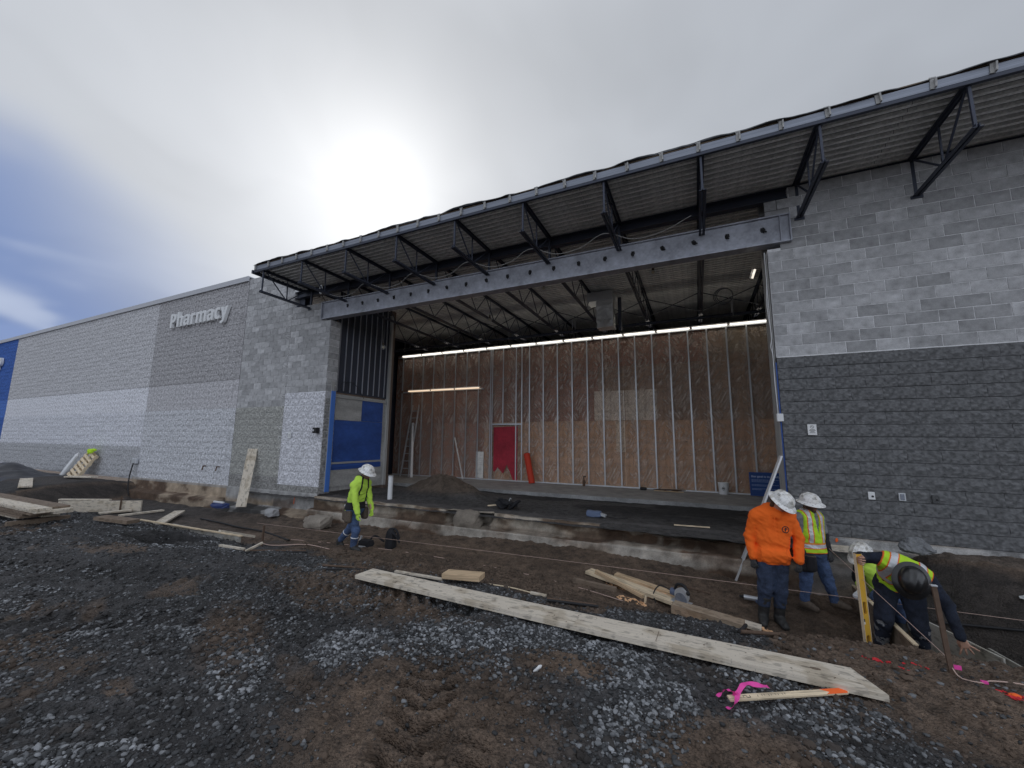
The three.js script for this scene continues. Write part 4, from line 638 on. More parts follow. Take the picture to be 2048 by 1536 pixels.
{
  const d = thing('air_duct', 'foil wrapped air duct hanging below the roof left of mid opening', 'duct', [-2.48, 6.55, -4.0]);
  const g = new THREE.BoxGeometry(0.52, 0.95, 0.42, 14, 26, 10), p = g.attributes.position; for (let i = 0; i < p.count; i++) { const x = p.getX(i), y = p.getY(i), z = p.getZ(i), n = (ridge(x * 4 + y * 2 + 9, y * 6 + z * 5, 3, 871) - 0.6) * 0.05; p.setXYZ(i, x + Math.sign(x) * n, y, z + Math.sign(z) * n); } g.computeVertexNormals();
  part(d, 'wrap', metricUV(g), std({ color: lin(0.78, 0.78, 0.77), roughness: 0.28, metalness: 0.9, bumpMap: rep(T.wrinkle, 0.5, 0.5), bumpScale: 0.02 })); part(d, 'plenum', box(0.8, 0.3, 0.6, -0.15, 0.55, -0.05), M.galv); part(d, 'rod', box(0.1, 1.1, 0.1, 0.42, -0.02, -0.1), M.steelDark);
  for (const [z, y, r, l] of [[-5.4, 6.5, 0.055, 'lower grey pipe run under the joists before the strip lamps'], [-5.75, 6.62, 0.04, 'upper thin grey pipe run under the joists behind the lower one'], [-1.6, 6.95, 0.03, 'thin pipe run between the joists just behind the girder']]) { const t = thing('ceiling_pipe', l, 'pipe', [-5.2, y, z]); part(t, 'pipe', cyl([-7.8, 0, 0], [7.9, 0.0, 0], r), M.steelDark); for (let k = 0; k < 6; k++) part(t, 'hanger', merge([box(0.02, 0.55, 0.004, -6.6 + k * 2.6, 0.3, 0), new THREE.TorusGeometry(r + 0.008, 0.006, 4, 12).rotateY(Math.PI / 2).translate(-6.6 + k * 2.6, 0, 0)]), M.galv); }
  for (const [x, y, z, l] of [[-9.4, 5.55, -1.5, 'caged work lamp hanging over the blue boards'], [-5.75, 6.25, -2.2, 'caged work lamp hanging left of the foil duct'], [-3.5, 6.5, -1.0, 'caged work lamp hanging close behind the girder'], [-0.75, 6.42, -0.9, 'caged work lamp hanging right of the foil duct']]) { const t = thing('work_lamp', l, 'lamp', [x, y, z]); part(t, 'cord', tube([[0, 0.14, 0], [0.02, 0.5, 0], [0, 1.1 - (y - 5.55) * 0.6, 0]], 0.008), M.greyCloth); part(t, 'socket', cyl([0, 0.05, 0], [0, 0.15, 0], 0.03, 0.025), M.leather); part(t, 'bulb', new THREE.SphereGeometry(0.045, 12, 8), std({ color: lin(0.7, 0.65, 0.5), roughness: 0.3 })); part(t, 'cage', merge([0, 1, 2].map((k) => new THREE.TorusGeometry(0.075, 0.004, 4, 18).rotateY((k * Math.PI) / 3)).concat([new THREE.TorusGeometry(0.075, 0.004, 4, 18).rotateX(Math.PI / 2)])), M.galv); }
  const c = thing('cable_coil', 'coil of grey cable hanging near the right jamb under the roof', 'cable', [0.85, 6.5, -3.5]); for (const [r, k] of [[0.22, 0], [0.2, 0.02], [0.235, -0.02]]) part(c, 'loop', new THREE.TorusGeometry(r, 0.012, 6, 30).translate(k, 0, k), M.greyCloth);
  const jl = thing('strip_light', 'short lit strip lamp tilted at the right jamb above the top row', 'lamp', [1.22, 6.0, -0.8]); part(jl, 'lamp_tube', bar([-0.02, -0.1, 0], [0.04, 0.08, 0], 0.04, 0.04), std({ color: lin(0.9, 0.9, 0.9), emissive: lin(1, 0.9, 0.75), emissiveIntensity: 0.6 })); part(jl, 'housing', bar([-0.05, -0.1, -0.03], [0.01, 0.1, -0.03], 0.05, 0.03), M.drywall); { const l = new THREE.RectAreaLight(new THREE.Color(1, 0.95, 0.85), 1.5, 0.04, 0.18); l.position.set(-0.02, -0.02, 0.06); l.lookAt(V(1.22 - 1.5, 5.6, 1)); jl.add(l); l.name = 'strip_light_light'; }
  const f = thing('cable_festoon', 'white temporary cable looping from joist to joist under the canopy', 'cable'); const pts = []; for (let k = 0; k < 7; k++) { const x = -9.7 + k * 1.633; pts.push([x, 6.72, 0.75], [x + 0.55, 6.56, 0.6], [x + 1.1, 6.58, 0.62]); } pts.length -= 2; part(f, 'cable', tube(pts, 0.007, 160, 5), M.drywall); part(f, 'coil', merge([0, 1, 2].map((k) => new THREE.TorusGeometry(0.1, 0.01, 5, 18).scale(0.55, 1.25, 1).translate(-9.72 + 0.015 * k, 6.78, 0.78 + 0.02 * k))), M.white);
}
// things standing about inside
{
  const at = (x, z) => [x, 0, z];
  const a = thing('plastic_pipe', 'short white plastic pipe standing upright in the gravel by the dirt mound', 'pipe', [-8.12, 0.72, -0.75]); part(a, 'tube', new THREE.CylinderGeometry(0.068, 0.068, 0.72, 20, 1, true).translate(0, 0.36, 0), std({ color: lin(0.78, 0.79, 0.80), roughness: 0.35, side: THREE.DoubleSide })); part(a, 'cap', cyl([0, 0.7, 0], [0, 0.735, 0], 0.074, 0.074, 20), M.galv);
  const b = thing('plastic_pipe', 'long white plastic pipe leaning on the stud partition behind the mound', 'pipe', [-11.2, FY, -5.5]); part(b, 'tube', cyl([0, 0, 0], [-0.62, 2.35, -0.72], 0.062), M.pvc);
  const l = thing('stepladder', 'folded aluminium ladder leaning in the dim left corner', 'ladder', [-11.75, FY, -5.7]); for (const x of [-0.22, 0.22]) part(l, 'rail', bar([x, 0, 0], [x * 0.8, 3.2, -0.6], 0.03, 0.07), M.galv); for (let k = 0; k < 9; k++) part(l, 'rung', box(0.42 - k * 0.008, 0.03, 0.06, 0, 0.35 + k * 0.32, -0.065 - k * 0.06), M.galv);
  const r = thing('fence_roll', 'roll of orange-red plastic mesh fencing leaning on a stud', 'roll', [-5.82, FY, -5.95]); const q = new THREE.CylinderGeometry(0.12, 0.12, 1.16, 28, 40), p = q.attributes.position; for (let i = 0; i < p.count; i++) { const ang = Math.atan2(p.getZ(i), p.getX(i)), k = 1 + 0.10 * (Math.sin(p.getY(i) * 75) * Math.sin(ang * 14)); p.setX(i, p.getX(i) * k); p.setZ(i, p.getZ(i) * k); } q.computeVertexNormals(); q.translate(0, 0.58, 0).rotateZ(0.26).rotateX(-0.15); part(r, 'mesh', q, std({ color: lin(0.62, 0.05, 0.02), roughness: 0.7 })); part(r, 'core', new THREE.TorusGeometry(0.07, 0.02, 6, 18).rotateX(Math.PI / 2).translate(0, 1.165, 0).rotateZ(0.26).rotateX(-0.15), M.black);
  const k = thing('bucket', 'white plastic bucket with a dark diamond mark by the partition', 'bucket', [0.66, FY, -6.05]); part(k, 'pail', new THREE.LatheGeometry([[0, 0], [0.125, 0], [0.13, 0.01], [0.148, 0.33], [0.156, 0.335], [0.156, 0.36], [0.142, 0.36], [0.122, 0.03], [0, 0.03]].map(([x, y]) => new THREE.Vector2(x, y)), 28), M.white); const dm = new THREE.Shape([[0, 0.06], [0.05, 0], [0, -0.06], [-0.05, 0]].map(([x, y]) => new THREE.Vector2(x, y))); dm.holes.push(new THREE.Path([[0, 0.045], [0.037, 0], [0, -0.045], [-0.037, 0]].map(([x, y]) => new THREE.Vector2(x, y)))); part(k, 'mark', merge([new THREE.ExtrudeGeometry(dm, { depth: 0.012, bevelEnabled: false }), box(0.05, 0.014, 0.01, 0, 0, 0.004), box(0.025, 0.03, 0.01, 0, 0, 0.005)]).translate(-0.01, 0.19, 0.137), M.black); part(k, 'handle', tube([[-0.15, 0.31, 0], [-0.13, 0.2, 0.09], [0, 0.13, 0.14], [0.13, 0.2, 0.09], [0.15, 0.31, 0]], 0.004), M.galv);
  const c = document.createElement('canvas'); c.width = 512; c.height = 400; const x = c.getContext('2d'); x.fillStyle = '#1d4587'; x.fillRect(0, 0, 512, 400); x.fillStyle = '#c9d6ee'; x.font = 'bold 44px sans-serif'; x.fillText('Our goal is to satisfy', 24, 84); x.fillStyle = 'rgba(190,205,235,0.8)'; for (const [y, w] of [[120, 430], [138, 300], [156, 350], [208, 400], [226, 260], [276, 380], [294, 150]]) for (let q2 = 0; q2 < w; ) { const l2 = 10 + hash(q2, y, 4) * 28; x.fillRect(26 + q2, y, Math.min(l2, w - q2), 7); q2 += l2 + 7; }
  const t = new THREE.CanvasTexture(c); t.colorSpace = THREE.SRGBColorSpace;
  const s = thing('notice_board', 'dark blue notice board with pale lettering propped against the partition', 'sign', [1.82, FY + 0.02, -5.85]); const bd = part(s, 'board', box(0.9, 0.7, 0.02, 0, 0.36, 0), M.bluePaint), pr = part(s, 'print', new THREE.PlaneGeometry(0.88, 0.68).translate(0, 0.36, 0.0125), std({ map: t, roughness: 0.6 })); bd.rotation.x = pr.rotation.x = -0.12;
  const e = thing('spray_bottle', 'small rust brown bottle with a black top standing by the partition', 'bottle', [-3.84, FY, -6.08]); part(e, 'body', new THREE.LatheGeometry([[0, 0], [0.05, 0], [0.05, 0.19], [0.02, 0.23], [0.02, 0.26], [0, 0.26]].map(([a1, b1]) => new THREE.Vector2(a1, b1)), 16), M.rustSteel); part(e, 'head', merge([cyl([0, 0.25, 0], [0, 0.33, 0], 0.02), box(0.1, 0.03, 0.03, 0.03, 0.34, 0), tube([[0.06, 0.33, 0], [0.09, 0.25, 0], [0.06, 0.1, 0.03]], 0.008)]), M.black);
  const w = thing('scrap_heap', 'tangle of orange cord and scraps on the slab by the partition', 'scrap', [-1.0, FY, -5.9]); const R = rng(91); part(w, 'cord', tube(Array.from({ length: 26 }, (_, i) => [(R() - 0.5) * 1.3 * (1 - 0.3 * (i % 3)), 0.015 + R() * 0.06, (R() - 0.5) * 0.28]), 0.009, 160, 4), M.rustSteel); part(w, 'scrap', rbox(0.22, 0.09, 0.12, 0.03, -0.75, 0.05, 0), M.black); part(w, 'scrap', bar([-0.4, 0.02, 0.1], [0.5, 0.02, 0.15], 0.05, 0.02), M.wood);
  const st = thing('wood_strip', 'short pale wooden strip lying on the dark gravel near the curb', 'board', [-0.2, 0.83, -0.62]); part(st, 'strip', grainUV(box(0.66, 0.018, 0.04), 'x'), M.woodPale); st.rotation.y = 0.1;
  const bg = thing('tool_bag', 'open black tool bag slumped on the gravel inside the opening', 'bag', [-4.45, 0.8, -0.95]); for (let i = 0; i < 5; i++) { const a1 = i * 1.3, fl = part(bg, 'flap', rockGeo(20 + i, 0.32, 0.07, 0.24), M.blackCloth); fl.position.set(Math.cos(a1) * 0.18, 0.10 + 0.05 * (i % 2), Math.sin(a1) * 0.1); fl.rotation.set(0.5 * Math.sin(a1), a1, 0.7 * Math.cos(a1 * 2)); } part(bg, 'hammer_handle', bar([-0.55, 0.03, 0.06], [-0.1, 0.09, 0], 0.025, 0.03), M.woodPale); part(bg, 'hook', tube([[0.02, 0.15, 0], [0.06, 0.25, 0], [0.1, 0.23, 0.03]], 0.01), M.galv);
  const tl = thing('power_tool', 'blue-grey power tool with a cord lying on the gravel inside', 'tool', [-2.25, 0.8, -0.95]); part(tl, 'body', rockGeo(31, 0.32, 0.13, 0.14), std({ color: lin(0.12, 0.16, 0.26), roughness: 0.6 })).position.y = 0.05; part(tl, 'grip', bar([0.1, 0.06, 0], [0.28, 0.03, 0.06], 0.06, 0.06), M.galv); part(tl, 'cord', tube([[0.25, 0.02, 0.06], [0.5, 0.01, 0.1], [0.75, 0.01, 0.0]], 0.008), M.black);
}

// ------------------------------------------------------------------ people
// a field of tapered capsules and ellipsoids joined smoothly, meshed by surface nets
const cap = (a, b, ra, rb = ra) => ({ a, b, ra, rb });
const ell = (c, r) => ({ c, r });
function fieldAt(bones, k, x, y, z) {
  let d = 9;
  for (const o of bones) {
    let q;
    if (o.c) { const ex = (x - o.c[0]) / o.r[0], ey = (y - o.c[1]) / o.r[1], ez = (z - o.c[2]) / o.r[2], l = Math.sqrt(ex * ex + ey * ey + ez * ez); q = (l - 1) * Math.min(o.r[0], o.r[1], o.r[2]); if (o.cut) { d = Math.max(d, -q); continue; } }
    else { const bx = o.b[0] - o.a[0], by = o.b[1] - o.a[1], bz = o.b[2] - o.a[2], px = x - o.a[0], py = y - o.a[1], pz = z - o.a[2], t = clamp((px * bx + py * by + pz * bz) / (bx * bx + by * by + bz * bz + 1e-9), 0, 1), dx = px - bx * t, dy = py - by * t, dz = pz - bz * t; q = Math.sqrt(dx * dx + dy * dy + dz * dz) - (o.ra + (o.rb - o.ra) * t); }
    const kk = o.k ?? k, h = Math.max(kk - Math.abs(d - q), 0) / kk; d = Math.min(d, q) - h * h * kk * 0.25;
  }
  return d;
}
function nets(bones, { cell: s = 0.012, k = 0.04, bend, clip, kind } = {}) {
  const lo = [9, 9, 9], hi = [-9, -9, -9];
  for (const o of bones) { if (o.cut) continue; for (const [p, r] of o.c ? [[o.c, Math.max(...o.r)]] : [[o.a, o.ra], [o.b, o.rb]]) for (let i = 0; i < 3; i++) { lo[i] = Math.min(lo[i], p[i] - r - 0.03); hi[i] = Math.max(hi[i], p[i] + r + 0.03); } }
  const n = lo.map((l, i) => Math.ceil((hi[i] - l) / s) + 2), N = n[0] * n[1] * n[2], F = new Float32Array(N), sy = n[0], sz = n[0] * n[1];
  for (let z = 0, o = 0; z < n[2]; z++) for (let y = 0; y < n[1]; y++) for (let x = 0; x < n[0]; x++, o++) { const X = lo[0] + x * s, Y = lo[1] + y * s, Z = lo[2] + z * s; let d = fieldAt(bones, k, X, Y, Z); if (d < 0.05 && d > -0.05) { if (bend) d -= bend(X, Y, Z); if (clip) d = Math.max(d, clip(X, Y, Z)); } else if (clip && d < 0) d = Math.max(d, clip(X, Y, Z)); F[o] = d; }
  const id = new Int32Array(N).fill(-1), pos = [], idx = [];
  for (let z = 0; z < n[2] - 1; z++) for (let y = 0; y < n[1] - 1; y++) for (let x = 0; x < n[0] - 1; x++) {
    const o = x + y * sy + z * sz; let cx = 0, cy = 0, cz = 0, c = 0;
    const edge = (p, q, ax, ay, az, bx, by, bz) => { const f = F[o + p], g = F[o + q]; if (f < 0 !== g < 0) { const t = f / (f - g); cx += ax + (bx - ax) * t; cy += ay + (by - ay) * t; cz += az + (bz - az) * t; c++; } };
    edge(0, 1, 0, 0, 0, 1, 0, 0); edge(sy, sy + 1, 0, 1, 0, 1, 1, 0); edge(sz, sz + 1, 0, 0, 1, 1, 0, 1); edge(sy + sz, sy + sz + 1, 0, 1, 1, 1, 1, 1);
    edge(0, sy, 0, 0, 0, 0, 1, 0); edge(1, sy + 1, 1, 0, 0, 1, 1, 0); edge(sz, sz + sy, 0, 0, 1, 0, 1, 1); edge(sz + 1, sz + sy + 1, 1, 0, 1, 1, 1, 1);
    edge(0, sz, 0, 0, 0, 0, 0, 1); edge(1, sz + 1, 1, 0, 0, 1, 0, 1); edge(sy, sz + sy, 0, 1, 0, 0, 1, 1); edge(sy + 1, sz + sy + 1, 1, 1, 0, 1, 1, 1);
    if (c) { id[o] = pos.length / 3; pos.push(lo[0] + (x + cx / c) * s, lo[1] + (y + cy / c) * s, lo[2] + (z + cz / c) * s); }
  }
  const quad = (a, b, c, d, flip) => { if (a < 0 || b < 0 || c < 0 || d < 0) return; flip ? idx.push(a, c, b, a, d, c) : idx.push(a, b, c, a, c, d); };
  for (let z = 1; z < n[2] - 1; z++) for (let y = 1; y < n[1] - 1; y++) for (let x = 1; x < n[0] - 1; x++) {
    const o = x + y * sy + z * sz, f = F[o] < 0;
    if (f !== F[o + 1] < 0) quad(id[o - sy - sz], id[o - sz], id[o], id[o - sy], !f);
    if (f !== F[o + sy] < 0) quad(id[o - 1 - sz], id[o - 1], id[o], id[o - sz], !f);
    if (f !== F[o + sz] < 0) quad(id[o - 1 - sy], id[o - sy], id[o], id[o - 1], !f);
  }
  const g = new THREE.BufferGeometry(); g.setAttribute('position', new THREE.Float32BufferAttribute(pos, 3)); g.setIndex(idx); g.computeVertexNormals();
  const uv = new Float32Array((pos.length / 3) * 2); for (let i = 0; i < pos.length / 3; i++) { uv[i * 2] = pos[i * 3] + pos[i * 3 + 2] * 0.8; uv[i * 2 + 1] = pos[i * 3 + 1]; } g.setAttribute('uv', new THREE.BufferAttribute(uv, 2));
  if (!kind) return g;
  // split the faces by what they are made of
  const lists = {}; for (let i = 0; i < idx.length; i += 3) { const c = [0, 1, 2].map((q) => (pos[idx[i] * 3 + q] + pos[idx[i + 1] * 3 + q] + pos[idx[i + 2] * 3 + q]) / 3), kk = kind(...c); (lists[kk] ??= []).push(idx[i], idx[i + 1], idx[i + 2]); }
  const out = {}; for (const kk in lists) { const map = new Map(), P = [], Nn = [], U = [], I = lists[kk].map((v) => { if (!map.has(v)) { map.set(v, P.length / 3); for (let q = 0; q < 3; q++) { P.push(pos[v * 3 + q]); Nn.push(g.attributes.normal.array[v * 3 + q]); } U.push(uv[v * 2], uv[v * 2 + 1]); } return map.get(v); }); const h = new THREE.BufferGeometry(); h.setAttribute('position', new THREE.Float32BufferAttribute(P, 3)); h.setAttribute('normal', new THREE.Float32BufferAttribute(Nn, 3)); h.setAttribute('uv', new THREE.Float32BufferAttribute(U, 2)); h.setIndex(I); out[kk] = h; }
  return out;
}
const paintVerts = (g, fn) => { const p = g.attributes.position, c = new Float32Array(p.count * 3); for (let i = 0; i < p.count; i++) c.set(fn(p.getX(i), p.getY(i), p.getZ(i)), i * 3); g.setAttribute('color', new THREE.BufferAttribute(c, 3)); return g; };
const frame = (pos, fwd, up) => { const f = V(...fwd).normalize(), u = V(...up), r = u.clone().cross(f).normalize(), u2 = f.clone().cross(r); return new THREE.Matrix4().makeBasis(r, u2, f).setPosition(V(...pos)); };   // x side, y up, z forward
// head about its centre: y up, z to the face
function headGeo(skin, hair, beard) {
  const g = nets([ell([0, 0.025, -0.012], [0.077, 0.098, 0.098]), ell([0, -0.045, 0.028], [0.057, 0.066, 0.062]), cap([0, -0.03, -0.02], [0, -0.15, -0.045], 0.056, 0.062), { ...cap([0, 0.018, 0.086], [0, -0.022, 0.106], 0.008, 0.015), k: 0.014 }, { ...cap([-0.042, 0.034, 0.078], [0.042, 0.034, 0.078], 0.011), k: 0.02 }, { ...ell([0, -0.056, 0.084], [0.024, 0.012, 0.012]), k: 0.01 }, { ...ell([0, -0.092, 0.07], [0.024, 0.018, 0.02]), k: 0.03 }, { ...ell([0.08, 0, -0.01], [0.012, 0.032, 0.022]), k: 0.012 }, { ...ell([-0.08, 0, -0.01], [0.012, 0.032, 0.022]), k: 0.012 }, { ...ell([0.032, 0.012, 0.094], [0.017, 0.011, 0.012]), cut: 1 }, { ...ell([-0.032, 0.012, 0.094], [0.017, 0.011, 0.012]), cut: 1 }, { ...ell([0.032, 0.012, 0.076], [0.012, 0.012, 0.012]), k: 0.004 }, { ...ell([-0.032, 0.012, 0.076], [0.012, 0.012, 0.012]), k: 0.004 }], { cell: 0.0042, k: 0.04 });
  return paintVerts(g, (x, y, z) => {
    const ax = Math.abs(x), n = 0.9 + 0.2 * vn(x * 90 + 40, y * 90 + z * 70 + 40, 3), e = Math.hypot(ax - 0.032, y - 0.012);
    if (z > 0.07 && e < 0.006) return [0.02, 0.015, 0.012]; if (z > 0.074 && e < 0.011) return [0.5, 0.47, 0.44];
    if (z > 0.06 && Math.abs(y - 0.037 + ax * 0.08) < 0.006 && ax > 0.014 && ax < 0.052) return hair;
    if (z > 0.05 && Math.abs(y + 0.056) < 0.009 && ax < 0.026) return [skin[0] * 0.85, skin[1] * 0.5, skin[2] * 0.5];
    if (beard && z > -0.005 && y < (ax < 0.03 && z > 0.05 ? -0.036 : -0.012 - (0.07 - ax) * 0.5) && y > -0.125) return mixc(skin, hair, beard);
    if (y > 0.045 + 0.4 * Math.max(0, z) || (z < -0.018 && y > -0.075 - z * 0.2)) return hair.map((v) => v * n);
    return skin.map((v, i) => v * n * (i && y < 0.02 && ax > 0.02 && ax < 0.06 && z > 0.04 ? 0.9 : 1));
  });
}
// hand: wrist at the origin, fingers along -y, palm facing z; thumb on the +x side (mirror with side = -1)
function handGeo(side, curl, r = 0.0085, spread = 0.012) {
  const b = [cap([0, 0.03, 0], [0, -0.02, 0], 0.024, 0.022)];
  for (let i = 0; i < 4; i++) { const x = (0.030 - i * 0.020) * side, len = [0.070, 0.080, 0.074, 0.056][i], y0 = -0.092 + (i === 3 ? 0.008 : 0); b.push({ ...cap([x * 0.55, -0.02, 0], [x, y0, 0], 0.014, 0.0115), k: 0.02 }); let p = [x, y0, 0], a = curl * 0.35; for (let s = 0; s < 3; s++) { const L = len * [0.45, 0.32, 0.25][s], q = [p[0] + spread * (1.5 - i) * side * 0.35 * (s ? 0.5 : 1), p[1] - Math.cos(a) * L, p[2] + Math.sin(a) * L]; b.push({ ...cap(p, q, r * (1.05 - s * 0.1), r * (1 - s * 0.1)), k: 0.005 }); p = q; a += curl * 0.7; } }
  b.push({ ...cap([0.016 * side, -0.018, 0.004], [0.044 * side, -0.058, 0.016 + curl * 0.01], 0.015, 0.012), k: 0.015 }, { ...cap([0.044 * side, -0.058, 0.016 + curl * 0.01], [0.050 * side - curl * 0.012 * side, -0.098, 0.024 + curl * 0.02], 0.0115, 0.009), k: 0.006 });
  return nets(b, { cell: 0.0038, k: 0.02 });
}
const handAt = (g, wrist, dir, palm) => { const d = V(...dir).normalize().negate(), z = V(...palm), x = d.clone().cross(z).normalize(), z2 = x.clone().cross(d); return g.applyMatrix4(new THREE.Matrix4().makeBasis(x, d, z2).setPosition(V(...wrist))); };
// hard hat about the head centre
function hatParts(full, dx = 0.122, dz = 0.150, dy = 0.128) {
  const n = 40, m = 16, pos = [], idx = [];
  for (let j = 0; j <= m; j++) for (let i = 0; i <= n; i++) { const a = (i / n) * 2 * Math.PI, t = (j / m) * Math.PI / 2, c = Math.sin(t), x = Math.sin(a) * c, z = Math.cos(a) * c, y = Math.pow(Math.cos(t), 0.8), rd = 0.009 * (Math.exp(-Math.pow(x / 0.13, 2)) + 0.6 * Math.exp(-Math.pow((Math.abs(x) - 0.45) / 0.1, 2))) * smoothstep(y, 0.15, 0.5); pos.push(x * dx, 0.038 + y * dy + rd, z * dz); }
  const grid = (w, h, b) => { for (let j = 0; j < h; j++) for (let i = 0; i < w; i++) { const p = b + j * (w + 1) + i; idx.push(p, p + w + 1, p + 1, p + 1, p + w + 1, p + w + 2); } };
  grid(n, m, 0); const mk = () => { const g = new THREE.BufferGeometry(); g.setAttribute('position', new THREE.Float32BufferAttribute(pos.splice(0), 3)); g.setIndex(idx.splice(0)); g.computeVertexNormals(); return metricUV(g); };
  const shell = mk(); const ring = [[0.985, 0.046], [0.99, 0.036], [1.0, 0.030], [1.0, 0.022], [0.97, 0.026], [0.96, 0.046]];
  for (let j = 0; j < ring.length; j++) for (let i = 0; i <= n; i++) { const a = (i / n) * 2 * Math.PI, front = Math.max(0, Math.cos(a)), w = full ? 0.042 + 0.014 * front : 0.014 + 0.05 * Math.pow(front, 1.5), out = j === 2 || j === 3 ? w : j === 0 || j === 5 ? 0 : w * 0.4, dr = (j === 2 || j === 3 ? -0.006 - 0.012 * front : 0); pos.push(Math.sin(a) * (dx * ring[j][0] + out), ring[j][1] + dr, Math.cos(a) * (dz * ring[j][0] + out)); }
  grid(n, ring.length - 1, 0); const brim = mk();
  return { shell, brim };
}
function wearHat(person, head, mat, full, label) { const h = new THREE.Group(); h.name = 'hard_hat'; h.applyMatrix4(head); person.add(h); if (label) h.userData.label = label; const p = hatParts(full); part(h, 'shell', p.shell, mat); part(h, 'brim', p.brim, mat); const band = new THREE.CylinderGeometry(1, 1, 0.03, 28, 1, true).scale(0.098, 1, 0.122).translate(0, 0.032, 0); part(h, 'headband', band, M.black); return h; }
const grow = (bones, t) => bones.map((o) => (o.c ? { ...o, r: o.r.map((v) => v + t) } : { ...o, ra: o.ra + t, rb: o.rb + t }));
const mid = (a, b, t = 0.5) => a.map((v, i) => lerp(v, b[i], t));
// J: pel, chest, neck, head, shA, shB, elA, elB, wrA, wrB, hiA, hiB, knA, knB, anA, anB, toA, toB
function skeleton(J, w = 1) {
  const inA = mid(J.shA, J.shB, 0.24), inB = mid(J.shA, J.shB, 0.76), m = mid(J.pel, J.chest, 0.45);
  const wA = m.map((v, i) => v + (inA[i] - J.chest[i]) * 0.75), wB = m.map((v, i) => v + (inB[i] - J.chest[i]) * 0.75);
  return {
    torso: [cap(mid(J.hiA, J.pel, 0.1), mid(J.hiB, J.pel, 0.1), 0.105 * w), cap(mid(J.hiA, J.pel, 0.4), wA, 0.105 * w, 0.10 * w), cap(mid(J.hiB, J.pel, 0.4), wB, 0.105 * w, 0.10 * w), cap(wA, inA, 0.10 * w, 0.098 * w), cap(wB, inB, 0.10 * w, 0.098 * w), cap(J.shA, J.shB, 0.062 * w), cap(J.pel, J.chest, 0.10 * w), cap(J.chest, J.neck, 0.09, 0.062)],
    neck: [cap(J.chest, J.neck, 0.06, 0.058), cap(J.neck, mid(J.neck, J.head, 0.7), 0.056)],
    armA: [{ ...cap(J.shA, J.elA, 0.056 * w, 0.043 * w), k: 0.018 }, cap(J.elA, J.wrA, 0.043 * w, 0.029)].map((o) => ({ ...o, k: 0.018 })), armB: [cap(J.shB, J.elB, 0.056 * w, 0.043 * w), cap(J.elB, J.wrB, 0.043 * w, 0.029)].map((o) => ({ ...o, k: 0.018 })),
    legA: [cap(J.hiA, J.knA, 0.092 * w, 0.06), cap(J.knA, J.anA, 0.06, 0.04)], legB: [cap(J.hiB, J.knB, 0.092 * w, 0.06), cap(J.knB, J.anB, 0.06, 0.04)],
    hips: [cap(J.hiA, J.hiB, 0.11 * w), cap(mid(J.hiA, J.pel, 0.4), mid(wA, J.hiA, 0.45), 0.105 * w, 0.10 * w), cap(mid(J.hiB, J.pel, 0.4), mid(wB, J.hiB, 0.45), 0.105 * w, 0.10 * w)],
    footA: [cap(J.anA, mid(J.anA, J.toA, -0.12).map((v, i) => (i === 1 ? J.toA[1] + 0.012 : v)), 0.042, 0.04), cap([J.anA[0], J.toA[1] + 0.012, J.anA[2]], J.toA, 0.044, 0.036), cap(J.anA, mid(J.anA, J.toA, 0.6), 0.042, 0.04)], footB: [cap(J.anB, mid(J.anB, J.toB, -0.12).map((v, i) => (i === 1 ? J.toB[1] + 0.012 : v)), 0.042, 0.04), cap([J.anB[0], J.toB[1] + 0.012, J.anB[2]], J.toB, 0.044, 0.036), cap(J.anB, mid(J.anB, J.toB, 0.6), 0.042, 0.04)],
  };
}
const folds = (amp, f, seed) => (x, y, z) => amp * (ridge(x * f + z * f * 0.7 + 20, y * f * 1.7 + x * f * 0.8 + 20, 3, seed) - 0.62) * 2 + amp * 0.9 * (fbm(x * f * 2.6 + 30, y * f * 3.4 + z * f * 2.6 + 30, 2, seed + 3) - 0.5);
function personBody(t, S, head, hg, hands, skin, arms = true) {
  const limbs = [...grow(S.torso, -0.012), ...S.neck, ...(arms ? [...S.armA, ...S.armB] : []), ...S.legA, ...S.legB];
  const g = paintVerts(nets(limbs, { cell: 0.014, k: 0.04 }), () => skin), list = [g, hg.applyMatrix4(head), ...hands.map((h) => paintVerts(h, () => skin))];
  const clean = list.map((q) => { const c = q.toNonIndexed(); c.deleteAttribute('uv'); return c; });
  return part(t, 'body', mergeGeometries(clean), M.skin);
}
const SKIN = { light: [0.52, 0.30, 0.215], tan: [0.36, 0.20, 0.135] };
const local = (o, b) => { const r = {}; for (const k in o) r[k] = [o[k][0] - b[0], o[k][1] - b[1], o[k][2] - b[2]]; return r; };

